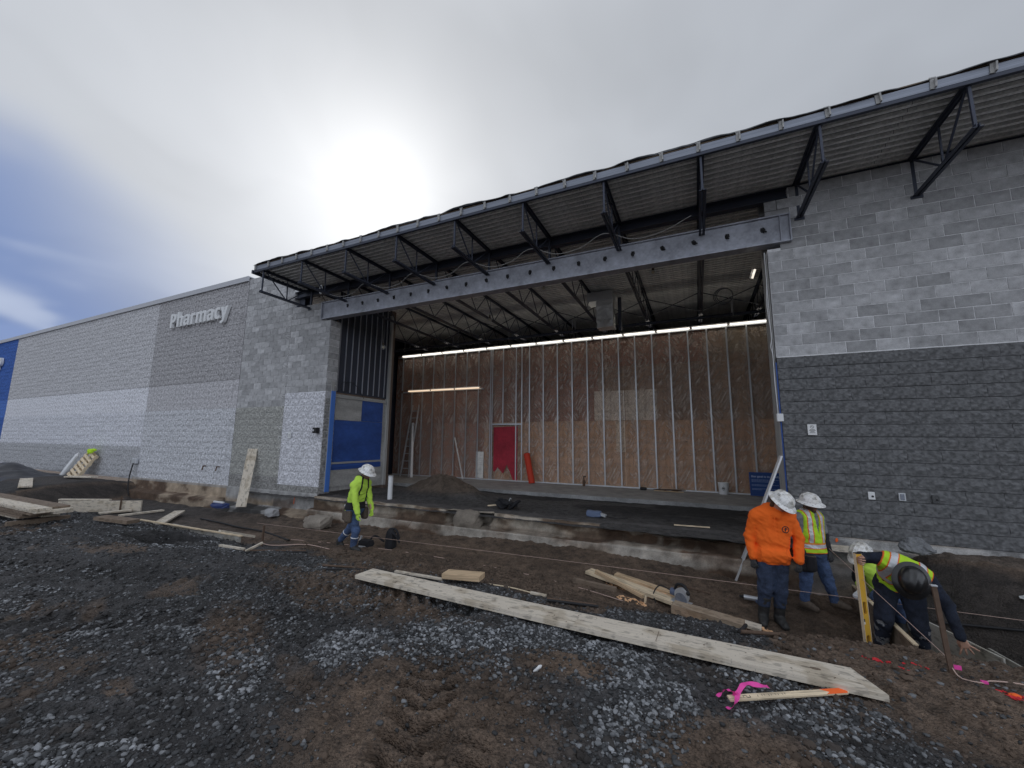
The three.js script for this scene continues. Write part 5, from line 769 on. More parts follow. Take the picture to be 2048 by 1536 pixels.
// ---- the man walking, lime hooded sweatshirt
{
  const B = [-6.22, 0.33, 2.3];
  const J = local({ pel: [-6.32, 1.20, 2.3], chest: [-6.21, 1.56, 2.3], neck: [-6.15, 1.70, 2.3], head: [-6.05, 1.83, 2.3], shA: [-6.19, 1.60, 2.47], shB: [-6.19, 1.60, 2.13], elA: [-6.10, 1.35, 2.52], elB: [-6.15, 1.36, 2.1], wrA: [-6.03, 1.09, 2.50], wrB: [-6.05, 1.11, 2.12], hiA: [-6.30, 1.12, 2.39], hiB: [-6.31, 1.12, 2.21], knA: [-6.17, 0.73, 2.38], knB: [-6.47, 0.74, 2.20], anA: [-6.21, 0.40, 2.38], anB: [-6.80, 0.42, 2.18], toA: [-6.04, 0.365, 2.39], toB: [-6.70, 0.29, 2.17] }, B);
  const t = thing('person', 'walking person in a lime green hooded sweatshirt, white hard hat and tool belt', 'person', B), S = skeleton(J, 0.92), head = frame(J.head, [1, -0.42, 0.05], [0.42, 1, 0]);
  personBody(t, S, head, headGeo(SKIN.light, [0.05, 0.035, 0.025], 0.75), [], SKIN.light); wearHat(t, head, M.hatWhite, true);
  const fold = folds(0.013, 7, 3), strap = (x, y, z) => (Math.min(Math.abs(z - 0.105 + (y - 1.1) * 0.12), Math.abs(z + 0.105 - (y - 1.1) * 0.12)) < 0.021 && y > 0.78 && x < J.shA[0] + 0.12 + (y - 1.2) * 0.3 && Math.abs(z) < 0.17);
  const hood = nets([...grow(S.torso, 0.026), ...grow(S.armA, 0.022), ...grow(S.armB, 0.022), cap([J.neck[0] - 0.05, J.neck[1] + 0.0, -0.06], [J.neck[0] - 0.05, J.neck[1] + 0.0, 0.06], 0.075), cap([J.neck[0] + 0.03, J.neck[1] - 0.01, -0.05], [J.neck[0] + 0.03, J.neck[1] - 0.01, 0.05], 0.068)], { cell: 0.0095, k: 0.045, bend: (x, y, z) => fold(x, y, z) + (strap(x, y, z) ? 0.008 : 0), clip: (x, y, z) => Math.max(0.86 - (y + (Math.abs(z) > 0.16 ? 1 : 0)), (Math.abs(z) < 0.17 && x > 0.15 ? 0 : -1)), kind: (x, y, z) => (strap(x, y, z) ? 'harness_strap' : 'sweatshirt') });
  part(t, 'sweatshirt', hood.sweatshirt, M.limeSoft); if (hood.harness_strap) part(t, 'harness_strap', hood.harness_strap, M.blackCloth);
  part(t, 'trousers', nets([...grow(S.hips, 0.014), ...grow(S.legA, 0.017), ...grow(S.legB, 0.017)], { cell: 0.011, k: 0.04, bend: folds(0.008, 9, 8), clip: (x, y, z) => y - 0.93 }), M.denim);
  for (const [k, a, f] of [['A', J.anA, S.footA], ['B', J.anB, S.footB]]) { const kn = J['kn' + k], top = mid(kn, a, 0.42), b = part(t, 'boot', nets([cap(top, a, 0.066, 0.05), ...grow(f, 0.008)], { cell: 0.009, k: 0.03 }), M.rubber); part(b, 'cuff', new THREE.TorusGeometry(0.066, 0.011, 6, 20).rotateX(Math.PI / 2).applyQuaternion(new THREE.Quaternion().setFromUnitVectors(V(0, 1, 0), V(...kn).sub(V(...a)).normalize())).translate(...top), M.white); }
  const belt = nets(grow(S.torso, 0.042), { cell: 0.011, clip: (x, y, z) => Math.max(y - 0.93, 0.79 - y) }); part(t, 'tool_belt', belt, M.blackCloth);
  for (const [x, y, z, w] of [[-0.06, 0.66, 0.19, 0.085], [-0.26, 0.67, 0.06, 0.07], [-0.02, 0.68, -0.2, 0.07]]) { const p = part(t, 'tool_pouch', nets([cap([x - w * 0.5, y + 0.07, z], [x - w * 0.4, y - 0.07, z], 0.045, 0.05), cap([x + w * 0.5, y + 0.07, z], [x + w * 0.4, y - 0.07, z], 0.045, 0.05)], { cell: 0.009 }), M.leather); part(p, 'rim', new THREE.TorusGeometry(w * 0.75, 0.012, 5, 18).scale(1, 0.65, 1).rotateX(Math.PI / 2).translate(x, y + 0.105, z), M.leather); part(p, 'tool', cyl([x, y + 0.08, z], [x - 0.03, y + 0.19, z + 0.01], 0.014), M.white); }
  part(t, 'glove', mergeGeometries([handAt(handGeo(-1, 0.7, 0.0105), J.wrA, [0.05, -1, 0.02], [0.2, 0, -1]), handAt(handGeo(1, 0.9, 0.0105), J.wrB, [0.2, -1, 0], [0, 0, 1])].map((q) => q)), M.limeSoft);
  part(t, 'wrist_band', new THREE.CylinderGeometry(0.043, 0.041, 0.04, 18).translate(...J.wrA), M.black);
}
// ---- the man in the orange sweatshirt
{
  const B = [0.82, 0.05, 1.65];
  const J = local({ pel: [0.86, 0.97, 1.62], chest: [0.90, 1.42, 1.63], neck: [0.92, 1.56, 1.66], head: [1.00, 1.685, 1.74], shA: [0.70, 1.475, 1.68], shB: [1.10, 1.475, 1.60], elA: [0.60, 1.19, 1.64], elB: [1.19, 1.19, 1.58], wrA: [0.615, 0.925, 1.72], wrB: [1.155, 0.93, 1.70], hiA: [0.77, 0.92, 1.65], hiB: [0.94, 0.92, 1.60], knA: [0.74, 0.50, 1.68], knB: [0.92, 0.50, 1.64], anA: [0.70, 0.13, 1.62], anB: [0.89, 0.13, 1.60], toA: [0.68, 0.085, 1.80], toB: [0.93, 0.085, 1.78] }, B);
  const t = thing('person', 'standing person with bowed head in a bright orange hooded sweatshirt and white hard hat', 'person', B), S = skeleton(J, 1.06), head = frame(J.head, [0.62, -0.72, 0.62], [0.30, 1, 0.22]);
  personBody(t, S, head, headGeo(SKIN.light, [0.10, 0.055, 0.03], 0), [], SKIN.light); wearHat(t, head, M.hatWhite, true);
  part(t, 'hair', nets([cap([-0.07, 0.02, -0.05], [-0.055, -0.09, -0.04], 0.022, 0.028), cap([0.07, 0.02, -0.05], [0.06, -0.08, -0.045], 0.022, 0.026), cap([-0.05, -0.02, -0.09], [0.05, -0.02, -0.09], 0.032)], { cell: 0.007, bend: folds(0.008, 30, 5) }).applyMatrix4(head), std({ color: lin(0.09, 0.05, 0.03), roughness: 0.9 }));
  const ec = [J.chest[0] + 0.125, J.chest[1] - 0.09], fold = folds(0.014, 5.5, 13);
  const hood = nets([...grow(S.torso, 0.032), ...grow(S.armA, 0.026), ...grow(S.armB, 0.026), cap([J.neck[0] - 0.07, J.neck[1] + 0.015, J.neck[2] - 0.06], [J.neck[0] + 0.06, J.neck[1] + 0.015, J.neck[2] - 0.06], 0.078), cap([J.neck[0] - 0.07, J.neck[1] - 0.01, J.neck[2] + 0.0], [J.neck[0] - 0.0, J.neck[1] - 0.035, J.neck[2] + 0.085], 0.058, 0.05), cap([J.neck[0] + 0.09, J.neck[1] - 0.01, J.neck[2] - 0.02], [J.neck[0] + 0.02, J.neck[1] - 0.035, J.neck[2] + 0.085], 0.058, 0.05), cap([J.pel[0] - 0.1, J.pel[1] + 0.02, J.pel[2] + 0.1], [J.pel[0] + 0.12, J.pel[1] + 0.02, J.pel[2] + 0.08], 0.085)], {
    cell: 0.0085, k: 0.05, bend: (x, y, z) => fold(x, y, z) + 0.014 * smoothstep(0.10 - Math.abs(y - 0.92), 0, 0.03) * (z > 0 && Math.abs(x - J.pel[0]) < 0.15 ? 1 : 0) - 0.006 * Math.exp(-Math.pow((x - J.chest[0] - 0.02) / 0.006, 2)) * (z > 0.05 && y > 1.18 && y < 1.44 ? 1 : 0), clip: (x, y) => (Math.abs(x - J.pel[0]) < 0.205 ? 0.80 - y : -1),
    kind: (x, y, z) => { if (z > 0.04) { const dx = x - ec[0], dy = y - ec[1], r = Math.hypot(dx, dy); if ((r > 0.034 && r < 0.046) || (r < 0.026 && (Math.abs(dx - dy * 0.3) < 0.008 || Math.abs(dy - 0.008) < 0.007))) return 'emblem'; } return 'sweatshirt'; } });
  part(t, 'sweatshirt', hood.sweatshirt, M.orange); if (hood.emblem) part(t, 'emblem', hood.emblem, M.blackCloth);
  part(t, 'drawstring', mergeGeometries([tube([[J.neck[0] - 0.02, J.neck[1] - 0.06, J.neck[2] + 0.14], [J.neck[0] - 0.03, J.neck[1] - 0.15, J.neck[2] + 0.155], [J.neck[0] - 0.028, J.neck[1] - 0.25, J.neck[2] + 0.165]], 0.004, 12, 5)]), M.orange);
  part(t, 'trousers', nets([...grow(S.hips, 0.012), ...grow(S.legA, 0.026), ...grow(S.legB, 0.026)], { cell: 0.011, k: 0.03, bend: folds(0.010, 7, 18), clip: (x, y, z) => Math.max(y - 0.95, 0.22 - y) }), M.denimDark);
  for (const [k, a, f] of [['A', J.anA, S.footA], ['B', J.anB, S.footB]]) part(t, 'boot', nets([cap(mid(J['kn' + k], a, 0.3), a, 0.078, 0.058), ...grow(f, 0.010)], { cell: 0.010, k: 0.03, bend: folds(0.006, 12, 23) }), M.rubber);
  part(t, 'glove', handAt(handGeo(1, 0.6, 0.0115), J.wrA, [0.06, -1, 0.1], [0.5, 0, -0.8]), M.glove); part(t, 'glove', handAt(handGeo(-1, 0.7, 0.0115), J.wrB, [-0.06, -1, 0.1], [-0.5, 0, -0.8]), M.glove);
}
// a safety vest over a torso: faces sorted into cloth, silver strips and orange edging
const vestKind = (bands, vert) => (x, y, z) => { for (const f of bands) { const d = Math.abs(f(x, y, z)); if (d < 0.024) return 'reflective_strip'; if (d < 0.037) return 'vest_edging'; } return vert(x, y, z); };
// ---- the man in the lime vest, standing
{
  const B = [1.45, 0.11, 0.95];
  const J = local({ pel: [1.45, 0.98, 0.95], chest: [1.455, 1.34, 0.95], neck: [1.45, 1.47, 0.97], head: [1.475, 1.60, 1.0], shA: [1.325, 1.395, 1.02], shB: [1.585, 1.385, 0.86], elA: [1.30, 1.11, 1.02], elB: [1.645, 1.13, 0.84], wrA: [1.33, 0.87, 1.10], wrB: [1.665, 0.95, 0.94], hiA: [1.385, 0.92, 0.98], hiB: [1.52, 0.92, 0.92], knA: [1.335, 0.53, 1.03], knB: [1.61, 0.55, 0.95], anA: [1.30, 0.20, 1.0], anB: [1.68, 0.24, 0.94], toA: [1.41, 0.155, 1.12], toB: [1.82, 0.20, 1.0] }, B);
  const t = thing('person', 'standing person with dark beard in a lime safety vest over grey shirt, hands hanging gloved', 'person', B), S = skeleton(J, 0.97), head = frame(J.head, [0.52, -0.16, 0.85], [0.06, 1, 0.12]);
  personBody(t, S, head, headGeo(SKIN.tan, [0.02, 0.016, 0.014], 0.85), [], SKIN.tan); const hat = wearHat(t, head, M.hatWhite, true); part(hat, 'visor', new THREE.CylinderGeometry(1, 0.96, 0.04, 24, 1, true, -0.9, 1.8).scale(0.106, 1, 0.128).translate(0, 0.012, 0.004), M.black);
  part(t, 'shirt', nets([...grow(S.torso, 0.016), cap(J.shA, mid(J.shA, J.elA, 0.7), 0.075, 0.068), cap(J.shB, mid(J.shB, J.elB, 0.7), 0.075, 0.068), cap([J.neck[0] - 0.03, J.neck[1] - 0.02, J.neck[2] + 0.0], [J.neck[0] + 0.03, J.neck[1] - 0.02, J.neck[2] + 0.0], 0.066)], { cell: 0.011, k: 0.03, bend: folds(0.008, 9, 33), clip: (x, y, z) => 0.80 - y }), M.greyCloth);
  part(t, 'sleeve', mergeGeometries([nets([cap(mid(J.shA, J.elA, 0.62), J.elA, 0.055, 0.052), cap(J.elA, J.wrA, 0.052, 0.038)], { cell: 0.01, bend: folds(0.006, 12, 35) }), nets([cap(mid(J.shB, J.elB, 0.62), J.elB, 0.055, 0.052), cap(J.elB, J.wrB, 0.052, 0.038)], { cell: 0.01, bend: folds(0.006, 12, 36) })]), M.blackCloth);
  const ax = V(0.52, 0, 0.85).normalize(), side = (x, z) => x * ax.z - z * ax.x, fro = (x, z) => x * ax.x + z * ax.z;   // across and out of the chest
  const vest = nets(grow(S.torso, 0.032), { cell: 0.0075, k: 0.04, bend: folds(0.009, 7, 43), clip: (x, y, z) => Math.max(0.80 - y, Math.abs(side(x - J.chest[0], z - J.chest[2])) - 0.205 + 0.045 * smoothstep(y, 0.98, 1.15), 0.088 - Math.hypot(x - J.neck[0], (y - J.neck[1]) * 0.75, z - J.neck[2]), fro(x - J.chest[0], z - J.chest[2]) > 0.02 ? 0.035 * smoothstep(y, 1.0, 1.3) - Math.abs(side(x - J.chest[0], z - J.chest[2]) - 0.02) : -1),
    kind: vestKind([(x, y, z) => y - 0.90, (x, y, z) => (y > 0.95 ? Math.abs(side(x - J.chest[0], z - J.chest[2])) - 0.095 : 1)], (x, y, z) => (y < 0.815 || Math.abs(y - 0.945) < 0.005 ? 'vest_edging' : 'vest')) });
  part(t, 'vest', vest.vest, M.lime); if (vest.reflective_strip) part(t, 'reflective_strip', vest.reflective_strip, M.reflect); if (vest.vest_edging) part(t, 'vest_edging', vest.vest_edging, M.trim);
  part(t, 'trousers', nets([...grow(S.hips, 0.010), ...grow(S.legA, 0.018), ...grow(S.legB, 0.018)], { cell: 0.011, k: 0.03, bend: folds(0.009, 8, 48), clip: (x, y, z) => y - 0.86 }), M.denim);
  for (const [a, f] of [[J.anA, S.footA], [J.anB, S.footB]]) part(t, 'shoe', nets(grow(f, 0.007), { cell: 0.008, k: 0.03 }), M.leather.clone());
  const belt = nets(grow(S.torso, 0.026), { cell: 0.011, clip: (x, y, z) => Math.max(y - 0.86, 0.79 - y) }); part(t, 'tool_belt', belt, M.blackCloth);
  for (const [x, y, z] of [[-0.12, 0.66, 0.14], [-0.05, 0.67, 0.17]]) { const p = part(t, 'tool_pouch', nets([cap([x - 0.03, y + 0.08, z], [x - 0.025, y - 0.08, z], 0.04, 0.048), cap([x + 0.03, y + 0.08, z], [x + 0.025, y - 0.07, z], 0.04, 0.045)], { cell: 0.009 }), M.blackCloth); part(p, 'trim', new THREE.TorusGeometry(0.06, 0.009, 5, 18).scale(1, 0.65, 1).rotateX(Math.PI / 2).translate(x, y + 0.1, z), M.leather); }
  part(t, 'glove', handAt(handGeo(1, 0.8, 0.0105), J.wrA, [0, -1, 0.1], [0.4, 0, -0.8]), M.glove); part(t, 'glove', handAt(handGeo(-1, 0.6, 0.0105), J.wrB, [0.1, -1, 0.3], [-0.6, 0, -0.7]), M.glove);
}
// ---- the man bending over the form boards
{
  const B = [2.08, -0.02, 1.95];
  const J = local({ pel: [2.12, 0.86, 1.82], chest: [2.09, 1.07, 2.10], neck: [2.085, 1.04, 2.20], head: [2.08, 1.00, 2.30], shA: [1.92, 1.15, 2.08], shB: [2.28, 1.00, 2.13], elA: [1.74, 1.13, 2.02], elB: [2.43, 0.73, 2.12], wrA: [1.665, 1.155, 2.24], wrB: [2.46, 0.45, 2.22], hiA: [2.01, 0.80, 1.82], hiB: [2.23, 0.80, 1.84], knA: [1.90, 0.45, 1.98], knB: [2.20, 0.41, 2.02], anA: [1.88, 0.08, 1.88], anB: [2.24, 0.07, 1.92], toA: [1.84, 0.03, 2.04], toB: [2.24, 0.02, 2.08] }, B);
  const t = thing('person', 'bending person in a lime vest with black hard hat holding a yellow level', 'person', B), S = skeleton(J, 1.0), head = frame(J.head, [-0.25, -0.86, 0.2], [-0.02, 0.28, 1]);
  const hA = handAt(handGeo(-1, 1.25, 0.0095), [J.wrA[0], J.wrA[1], J.wrA[2]], [-0.35, 0.02, 0.95], [0.9, 0, 0.3]), hB = handAt(handGeo(1, 0.28, 0.0095, 0.05), J.wrB, [0.32, -0.93, 0.12], [0.2, 0.1, -1]);
  personBody(t, S, head, headGeo(SKIN.light, [0.03, 0.02, 0.015], 0.5), [hA, hB], SKIN.light); wearHat(t, head, M.hatBlack, true);
  part(t, 'shirt', nets([...grow(S.torso, 0.012), ...grow(S.armA, 0.017), ...grow(S.armB, 0.017)], { cell: 0.011, k: 0.035, bend: folds(0.008, 9, 53), clip: (x, y, z) => -1 }), M.navy);
  // across and along the bent back
  const ba = V(J.shB[0] - J.shA[0], J.shB[1] - J.shA[1], J.shB[2] - J.shA[2]).normalize(), c0 = mid(J.shA, J.shB), lg = V(J.pel[0] - c0[0], J.pel[1] - c0[1], J.pel[2] - c0[2]).normalize();
  const au = (x, y, z) => (x - c0[0]) * ba.x + (y - c0[1]) * ba.y + (z - c0[2]) * ba.z, al = (x, y, z) => (x - c0[0]) * lg.x + (y - c0[1]) * lg.y + (z - c0[2]) * lg.z;
  const vest = nets(grow(S.torso, 0.030), { cell: 0.0075, k: 0.04, bend: folds(0.010, 7, 63), clip: (x, y, z) => Math.max(Math.abs(au(x, y, z)) - 0.222, al(x, y, z) - 0.32, Math.hypot(x - J.neck[0], y - J.neck[1], z - J.neck[2] - 0.04) < 0.088 ? 1 : -1),
    kind: (x, y, z) => { const u = Math.abs(au(x, y, z)), v = al(x, y, z); if (Math.abs(u - 0.125) < 0.030 && v < 0.15) return 'reflective_strip'; if (Math.abs(v - 0.18) < 0.028) return 'reflective_strip'; if ((Math.abs(u - 0.125) < 0.042 && v < 0.15) || Math.abs(v - 0.18) < 0.040 || u > 0.210 || v > 0.305 || Math.hypot(x - J.neck[0], y - J.neck[1], z - J.neck[2] - 0.04) < 0.098) return 'vest_edging'; return 'vest'; } });
  part(t, 'vest', vest.vest, M.lime); if (vest.reflective_strip) part(t, 'reflective_strip', vest.reflective_strip, M.reflect); if (vest.vest_edging) part(t, 'vest_edging', vest.vest_edging, M.trim);
  const tr = nets([...grow(S.hips, 0.016), ...grow(S.legA, 0.026), ...grow(S.legB, 0.026)], { cell: 0.0105, k: 0.03, bend: folds(0.011, 7, 68), clip: (x, y, z) => y - 0.95 + (z < -0.1 ? -0.1 : 0), kind: (x, y, z) => (y < 0.46 && fbm(x * 17, y * 15 + z * 14, 3, 69) > 0.64 ? 'paint_stain' : 'trousers') });
  part(t, 'trousers', tr.trousers, M.navy); if (tr.paint_stain) part(t, 'paint_stain', tr.paint_stain, M.greyCloth);
  for (const [a, f] of [[J.anA, S.footA], [J.anB, S.footB]]) part(t, 'boot', nets(grow(f, 0.008), { cell: 0.010, k: 0.03 }), M.rubber);
  // his level, a thing of its own
  const lv = thing('spirit_level', 'long yellow box level held upright by the bending worker', 'level', [1.655, 0.0, 2.26]), W = 0.026, prof = new THREE.Shape([[-0.032, 0], [0.032, 0], [0.032, 1.22], [-0.032, 1.22]].map(([x, y]) => new THREE.Vector2(x, y)));
  for (const y of [0.26, 0.62, 0.96].slice(0, 2).concat([1.02])) { if (y > 1) continue; const h = new THREE.Path(), r = 0.017, hh = 0.055; h.moveTo(-r, y - hh); h.lineTo(-r, y + hh); h.absarc(0, y + hh, r, Math.PI, 0, true); h.lineTo(r, y - hh); h.absarc(0, y - hh, r, 0, -Math.PI, true); prof.holes.push(h); }
  const hole2 = new THREE.Path(); hole2.absarc(0, 0.80, 0.006, 0, 6.283); prof.holes.push(hole2);
  const body = part(lv, 'body', new THREE.ExtrudeGeometry(prof, { depth: W, bevelEnabled: true, bevelSize: 0.002, bevelThickness: 0.002, bevelSegments: 1 }).translate(0, 0, -W / 2), M.yellowLevel); part(lv, 'rail', merge([box(0.005, 1.22, W + 0.012, -0.0345, 0.61, 0), box(0.005, 1.22, W + 0.012, 0.0345, 0.61, 0)]), M.woodPale); part(lv, 'vial', merge([box(0.014, 0.045, W + 0.006, -0.022, 0.47, 0)]), M.white); part(lv, 'vial', box(0.012, 0.03, W + 0.008, -0.022, 0.49, 0), M.black); part(lv, 'end_cap', box(0.066, 0.012, W + 0.01, 0, 1.224, 0), M.black);
  lv.rotation.set(0.0, 0.45, 0.015);
}
// ---- the crouching helper behind him
{
  const B = [2.12, 0.0, 0.88];
  const J = local({ pel: [2.34, 0.36, 0.72], chest: [2.16, 0.70, 0.82], neck: [2.10, 0.82, 0.88], head: [2.045, 0.935, 0.92], shA: [2.02, 0.76, 0.94], shB: [2.28, 0.76, 0.82], elA: [1.985, 0.60, 0.88], elB: [2.32, 0.52, 1.0], wrA: [1.985, 0.475, 0.98], wrB: [2.2, 0.36, 1.12], hiA: [2.27, 0.32, 0.78], hiB: [2.42, 0.32, 0.74], knA: [2.13, 0.42, 1.06], knB: [2.34, 0.42, 1.12], anA: [2.18, 0.08, 0.84], anB: [2.38, 0.08, 0.92], toA: [2.12, 0.04, 1.0], toB: [2.36, 0.04, 1.08] }, B);
  const t = thing('person', 'crouching person in lime jacket and white hard hat, mostly hidden behind the bending worker', 'person', B), S = skeleton(J, 0.92), head = frame(J.head, [-0.62, -0.62, 0.5], [-0.42, 1, 0.42]);
  personBody(t, S, head, headGeo(SKIN.light, [0.04, 0.03, 0.02], 0), [], SKIN.light); wearHat(t, head, M.hatWhite, false);
  part(t, 'jacket', nets([...grow(S.torso, 0.028), cap(mid(J.elA, J.wrA, 0.5), J.wrA, 0.05, 0.042), ...grow(S.armB, 0.02)], { cell: 0.011, k: 0.03, bend: folds(0.010, 9, 73), clip: (x, y, z) => 0.34 - y }), M.limeSoft);
  part(t, 'sleeve', nets([cap(J.shA, J.elA, 0.088, 0.066), cap(J.elA, mid(J.elA, J.wrA, 0.6), 0.066, 0.05)], { cell: 0.011, bend: folds(0.008, 9, 74) }), M.blackCloth);
  part(t, 'trousers', nets([...grow(S.hips, 0.012), ...grow(S.legA, 0.018), ...grow(S.legB, 0.018)], { cell: 0.012, k: 0.03, bend: folds(0.008, 9, 75) }), M.denim); for (const f of [S.footA, S.footB]) part(t, 'boot', nets(grow(f, 0.008), { cell: 0.011, k: 0.03 }), M.rubber);
  part(t, 'glove', handAt(handGeo(-1, 1.0, 0.0105), [J.wrA[0] - 0.02, J.wrA[1] - 0.02, J.wrA[2] + 0.02], [-0.6, -0.35, 0.6], [0.2, -1, 0]), M.white); part(t, 'glove', handAt(handGeo(1, 0.6, 0.0105), J.wrB, [-0.1, -1, 0.3], [0, 0, -1]), M.white);
}

// ------------------------------------------------------------------ lumber, forms, tools and marks in the yard
let plankSeed = 1;
function plankGeo(L, w, t, bow = 0, rough = 0.004) {  // along z, centred, top at +t/2
  const s = plankSeed++, g = new RoundedBoxGeometry(w, t, L, 2, Math.min(0.006, t * 0.3)), nz = Math.max(2, Math.round(L / 0.25)), q = new THREE.BoxGeometry(w, t, L, 3, 1, nz), p = q.attributes.position;
  for (let i = 0; i < p.count; i++) { const z = p.getZ(i), x = p.getX(i), u = z / L + 0.5, e = Math.abs(z) > L / 2 - 1e-4; p.setXYZ(i, x + (fbm(u * 6 + s, s, 2, 5) - 0.5) * rough, p.getY(i) + bow * Math.sin(u * Math.PI) + (fbm(u * 5 + s * 3, x * 4, 2, 6) - 0.5) * rough, z + (e ? (fbm(x * 30 + s, p.getY(i) * 40, 2, 9) - 0.5) * 0.012 : 0)); }
  g.dispose(); q.computeVertexNormals(); return grainUV(q, 'z', hash(s, 1, 1) * 3, hash(s, 2, 2) * 5);
}
function layPlank(o, a, b, roll = 0) { const A = V(...a), B = V(...b), z = B.clone().sub(A).normalize(), x = V(0, 1, 0).cross(z).normalize(), y = z.clone().cross(x); o.quaternion.setFromRotationMatrix(new THREE.Matrix4().makeBasis(x, y, z)); if (roll) o.rotateZ(roll); o.position.copy(A.add(B).multiplyScalar(0.5)); return o; }
const dist3 = (a, b) => Math.hypot(a[0] - b[0], a[1] - b[1], a[2] - b[2]);
const board = (label, a, b, w, t, mat, o = {}) => { const m = solo(o.name ?? 'board', plankGeo(dist3(a, b), w, t, o.bow ?? 0), mat, label, o.cat ?? 'board', [0, 0, 0], o.group); return layPlank(m, a, b, o.roll ?? 0); };
const on = (x, z, up = 0) => [x, H(x, z) + up, z];
// the long plank
{
  const a = [-3.86, 0.842, 4.47], b = [0.98, 0.868, 4.70], t = thing('scaffold_plank', 'long weathered plank lying across the mud between gravel and workers', 'plank');
  const g = plankGeo(dist3(a, b), 0.286, 0.042, -0.012, 0.006), p = g.attributes.position; for (let i = 0; i < p.count; i++) { const z = p.getZ(i); if (z > 2.38) p.setZ(i, z - 0.13 * (p.getX(i) / 0.286) + 0.0); } g.computeVertexNormals();
  const m = part(t, 'plank', g, M.woodGrey); layPlank(m, a, b);
  part(m, 'knot', new THREE.CylinderGeometry(0.022, 0.022, 0.003, 14).scale(0.7, 1, 1.5).translate(0.01, 0.0215, 2.13), M.woodDark); part(m, 'saw_line', box(0.2, 0.0015, 0.004, -0.02, 0.0216, 1.05).rotateY(0), M.woodDark);
  const R = rng(5); part(m, 'mud_spatter', mergeGeometries(Array.from({ length: 46 }, () => lump(2 + Math.floor(R() * 9), 0.4, 0.5, 0).scale(0.003 + 0.011 * R() * R(), 0.005, 0.004 + 0.012 * R() * R()).translate((R() - 0.5) * 0.26, 0.022, (R() - 0.5) * 4.6))), M.woodDark).userData.kind = 'stuff';
}
board('short thick reddish board offcut lying behind the long plank', [-3.02, 0.80, 3.93], [-2.52, 0.815, 3.86], 0.19, 0.06, M.wood);
board('thin grey slat pushed under the board offcut, pointing left', on(-3.75, 4.02, 0.03), on(-3.02, 3.98, 0.03), 0.05, 0.02, M.woodGrey);
{ const t = thing('splinter_strip', 'long pale splintered strip of wood running right from the board offcut', 'wood strip'); part(t, 'strip', tube([on(-2.5, 3.72, 0.02), on(-2.2, 3.66, 0.02), on(-1.95, 3.6, 0.03)], 0.008, 16, 4), M.woodPale); const f = part(t, 'flat_end', plankGeo(0.2, 0.07, 0.012), M.woodGrey); layPlank(f, on(-1.97, 3.62, 0.02), on(-1.78, 3.57, 0.025)); }
const bars = (label, a, b, off, r) => { const t = thing('form_stake', label, 'stake'); part(t, 'bar', cyl(a, b, r), M.rustSteel); part(t, 'bar', cyl([a[0] + off[0], a[1] + 0.004, a[2] + off[1]], [b[0] + off[2], b[1], b[2] + off[3]], r), M.steelBlack); };
bars('pair of steel form stakes lying left of the long plank end', on(-4.75, 4.33, 0.03), on(-4.22, 4.05, 0.03), [0.14, 0.12, 0.02, 0.06], 0.013);
bars('pair of dark steel form stakes lying on mud right of mid plank', on(-1.62, 3.98, 0.03), on(-1.1, 3.84, 0.03), [0.02, 0.05, 0.03, 0.03], 0.014);
bars('two steel form stakes lying in a V before the orange sweatshirt', on(0.27, 3.96, 0.03), on(0.66, 3.68, 0.03), [0, 0, -0.32, -0.06], 0.017);
bars('pair of dark steel rods lying left of the walking person', on(-7.0, 4.0, 0.03), on(-6.25, 3.4, 0.03), [0.1, 0.1, 0.1, 0.05], 0.014);
board('small pale stick lying at the pit edge, longer of two', on(-7.75, 3.95, 0.03), on(-7.15, 3.9, 0.03), 0.05, 0.03, M.woodGrey);
board('small dark stick standing askew at the pit edge, shorter of two', on(-6.95, 4.0, 0.02), on(-6.9, 3.75, 0.14), 0.04, 0.03, M.woodGrey);
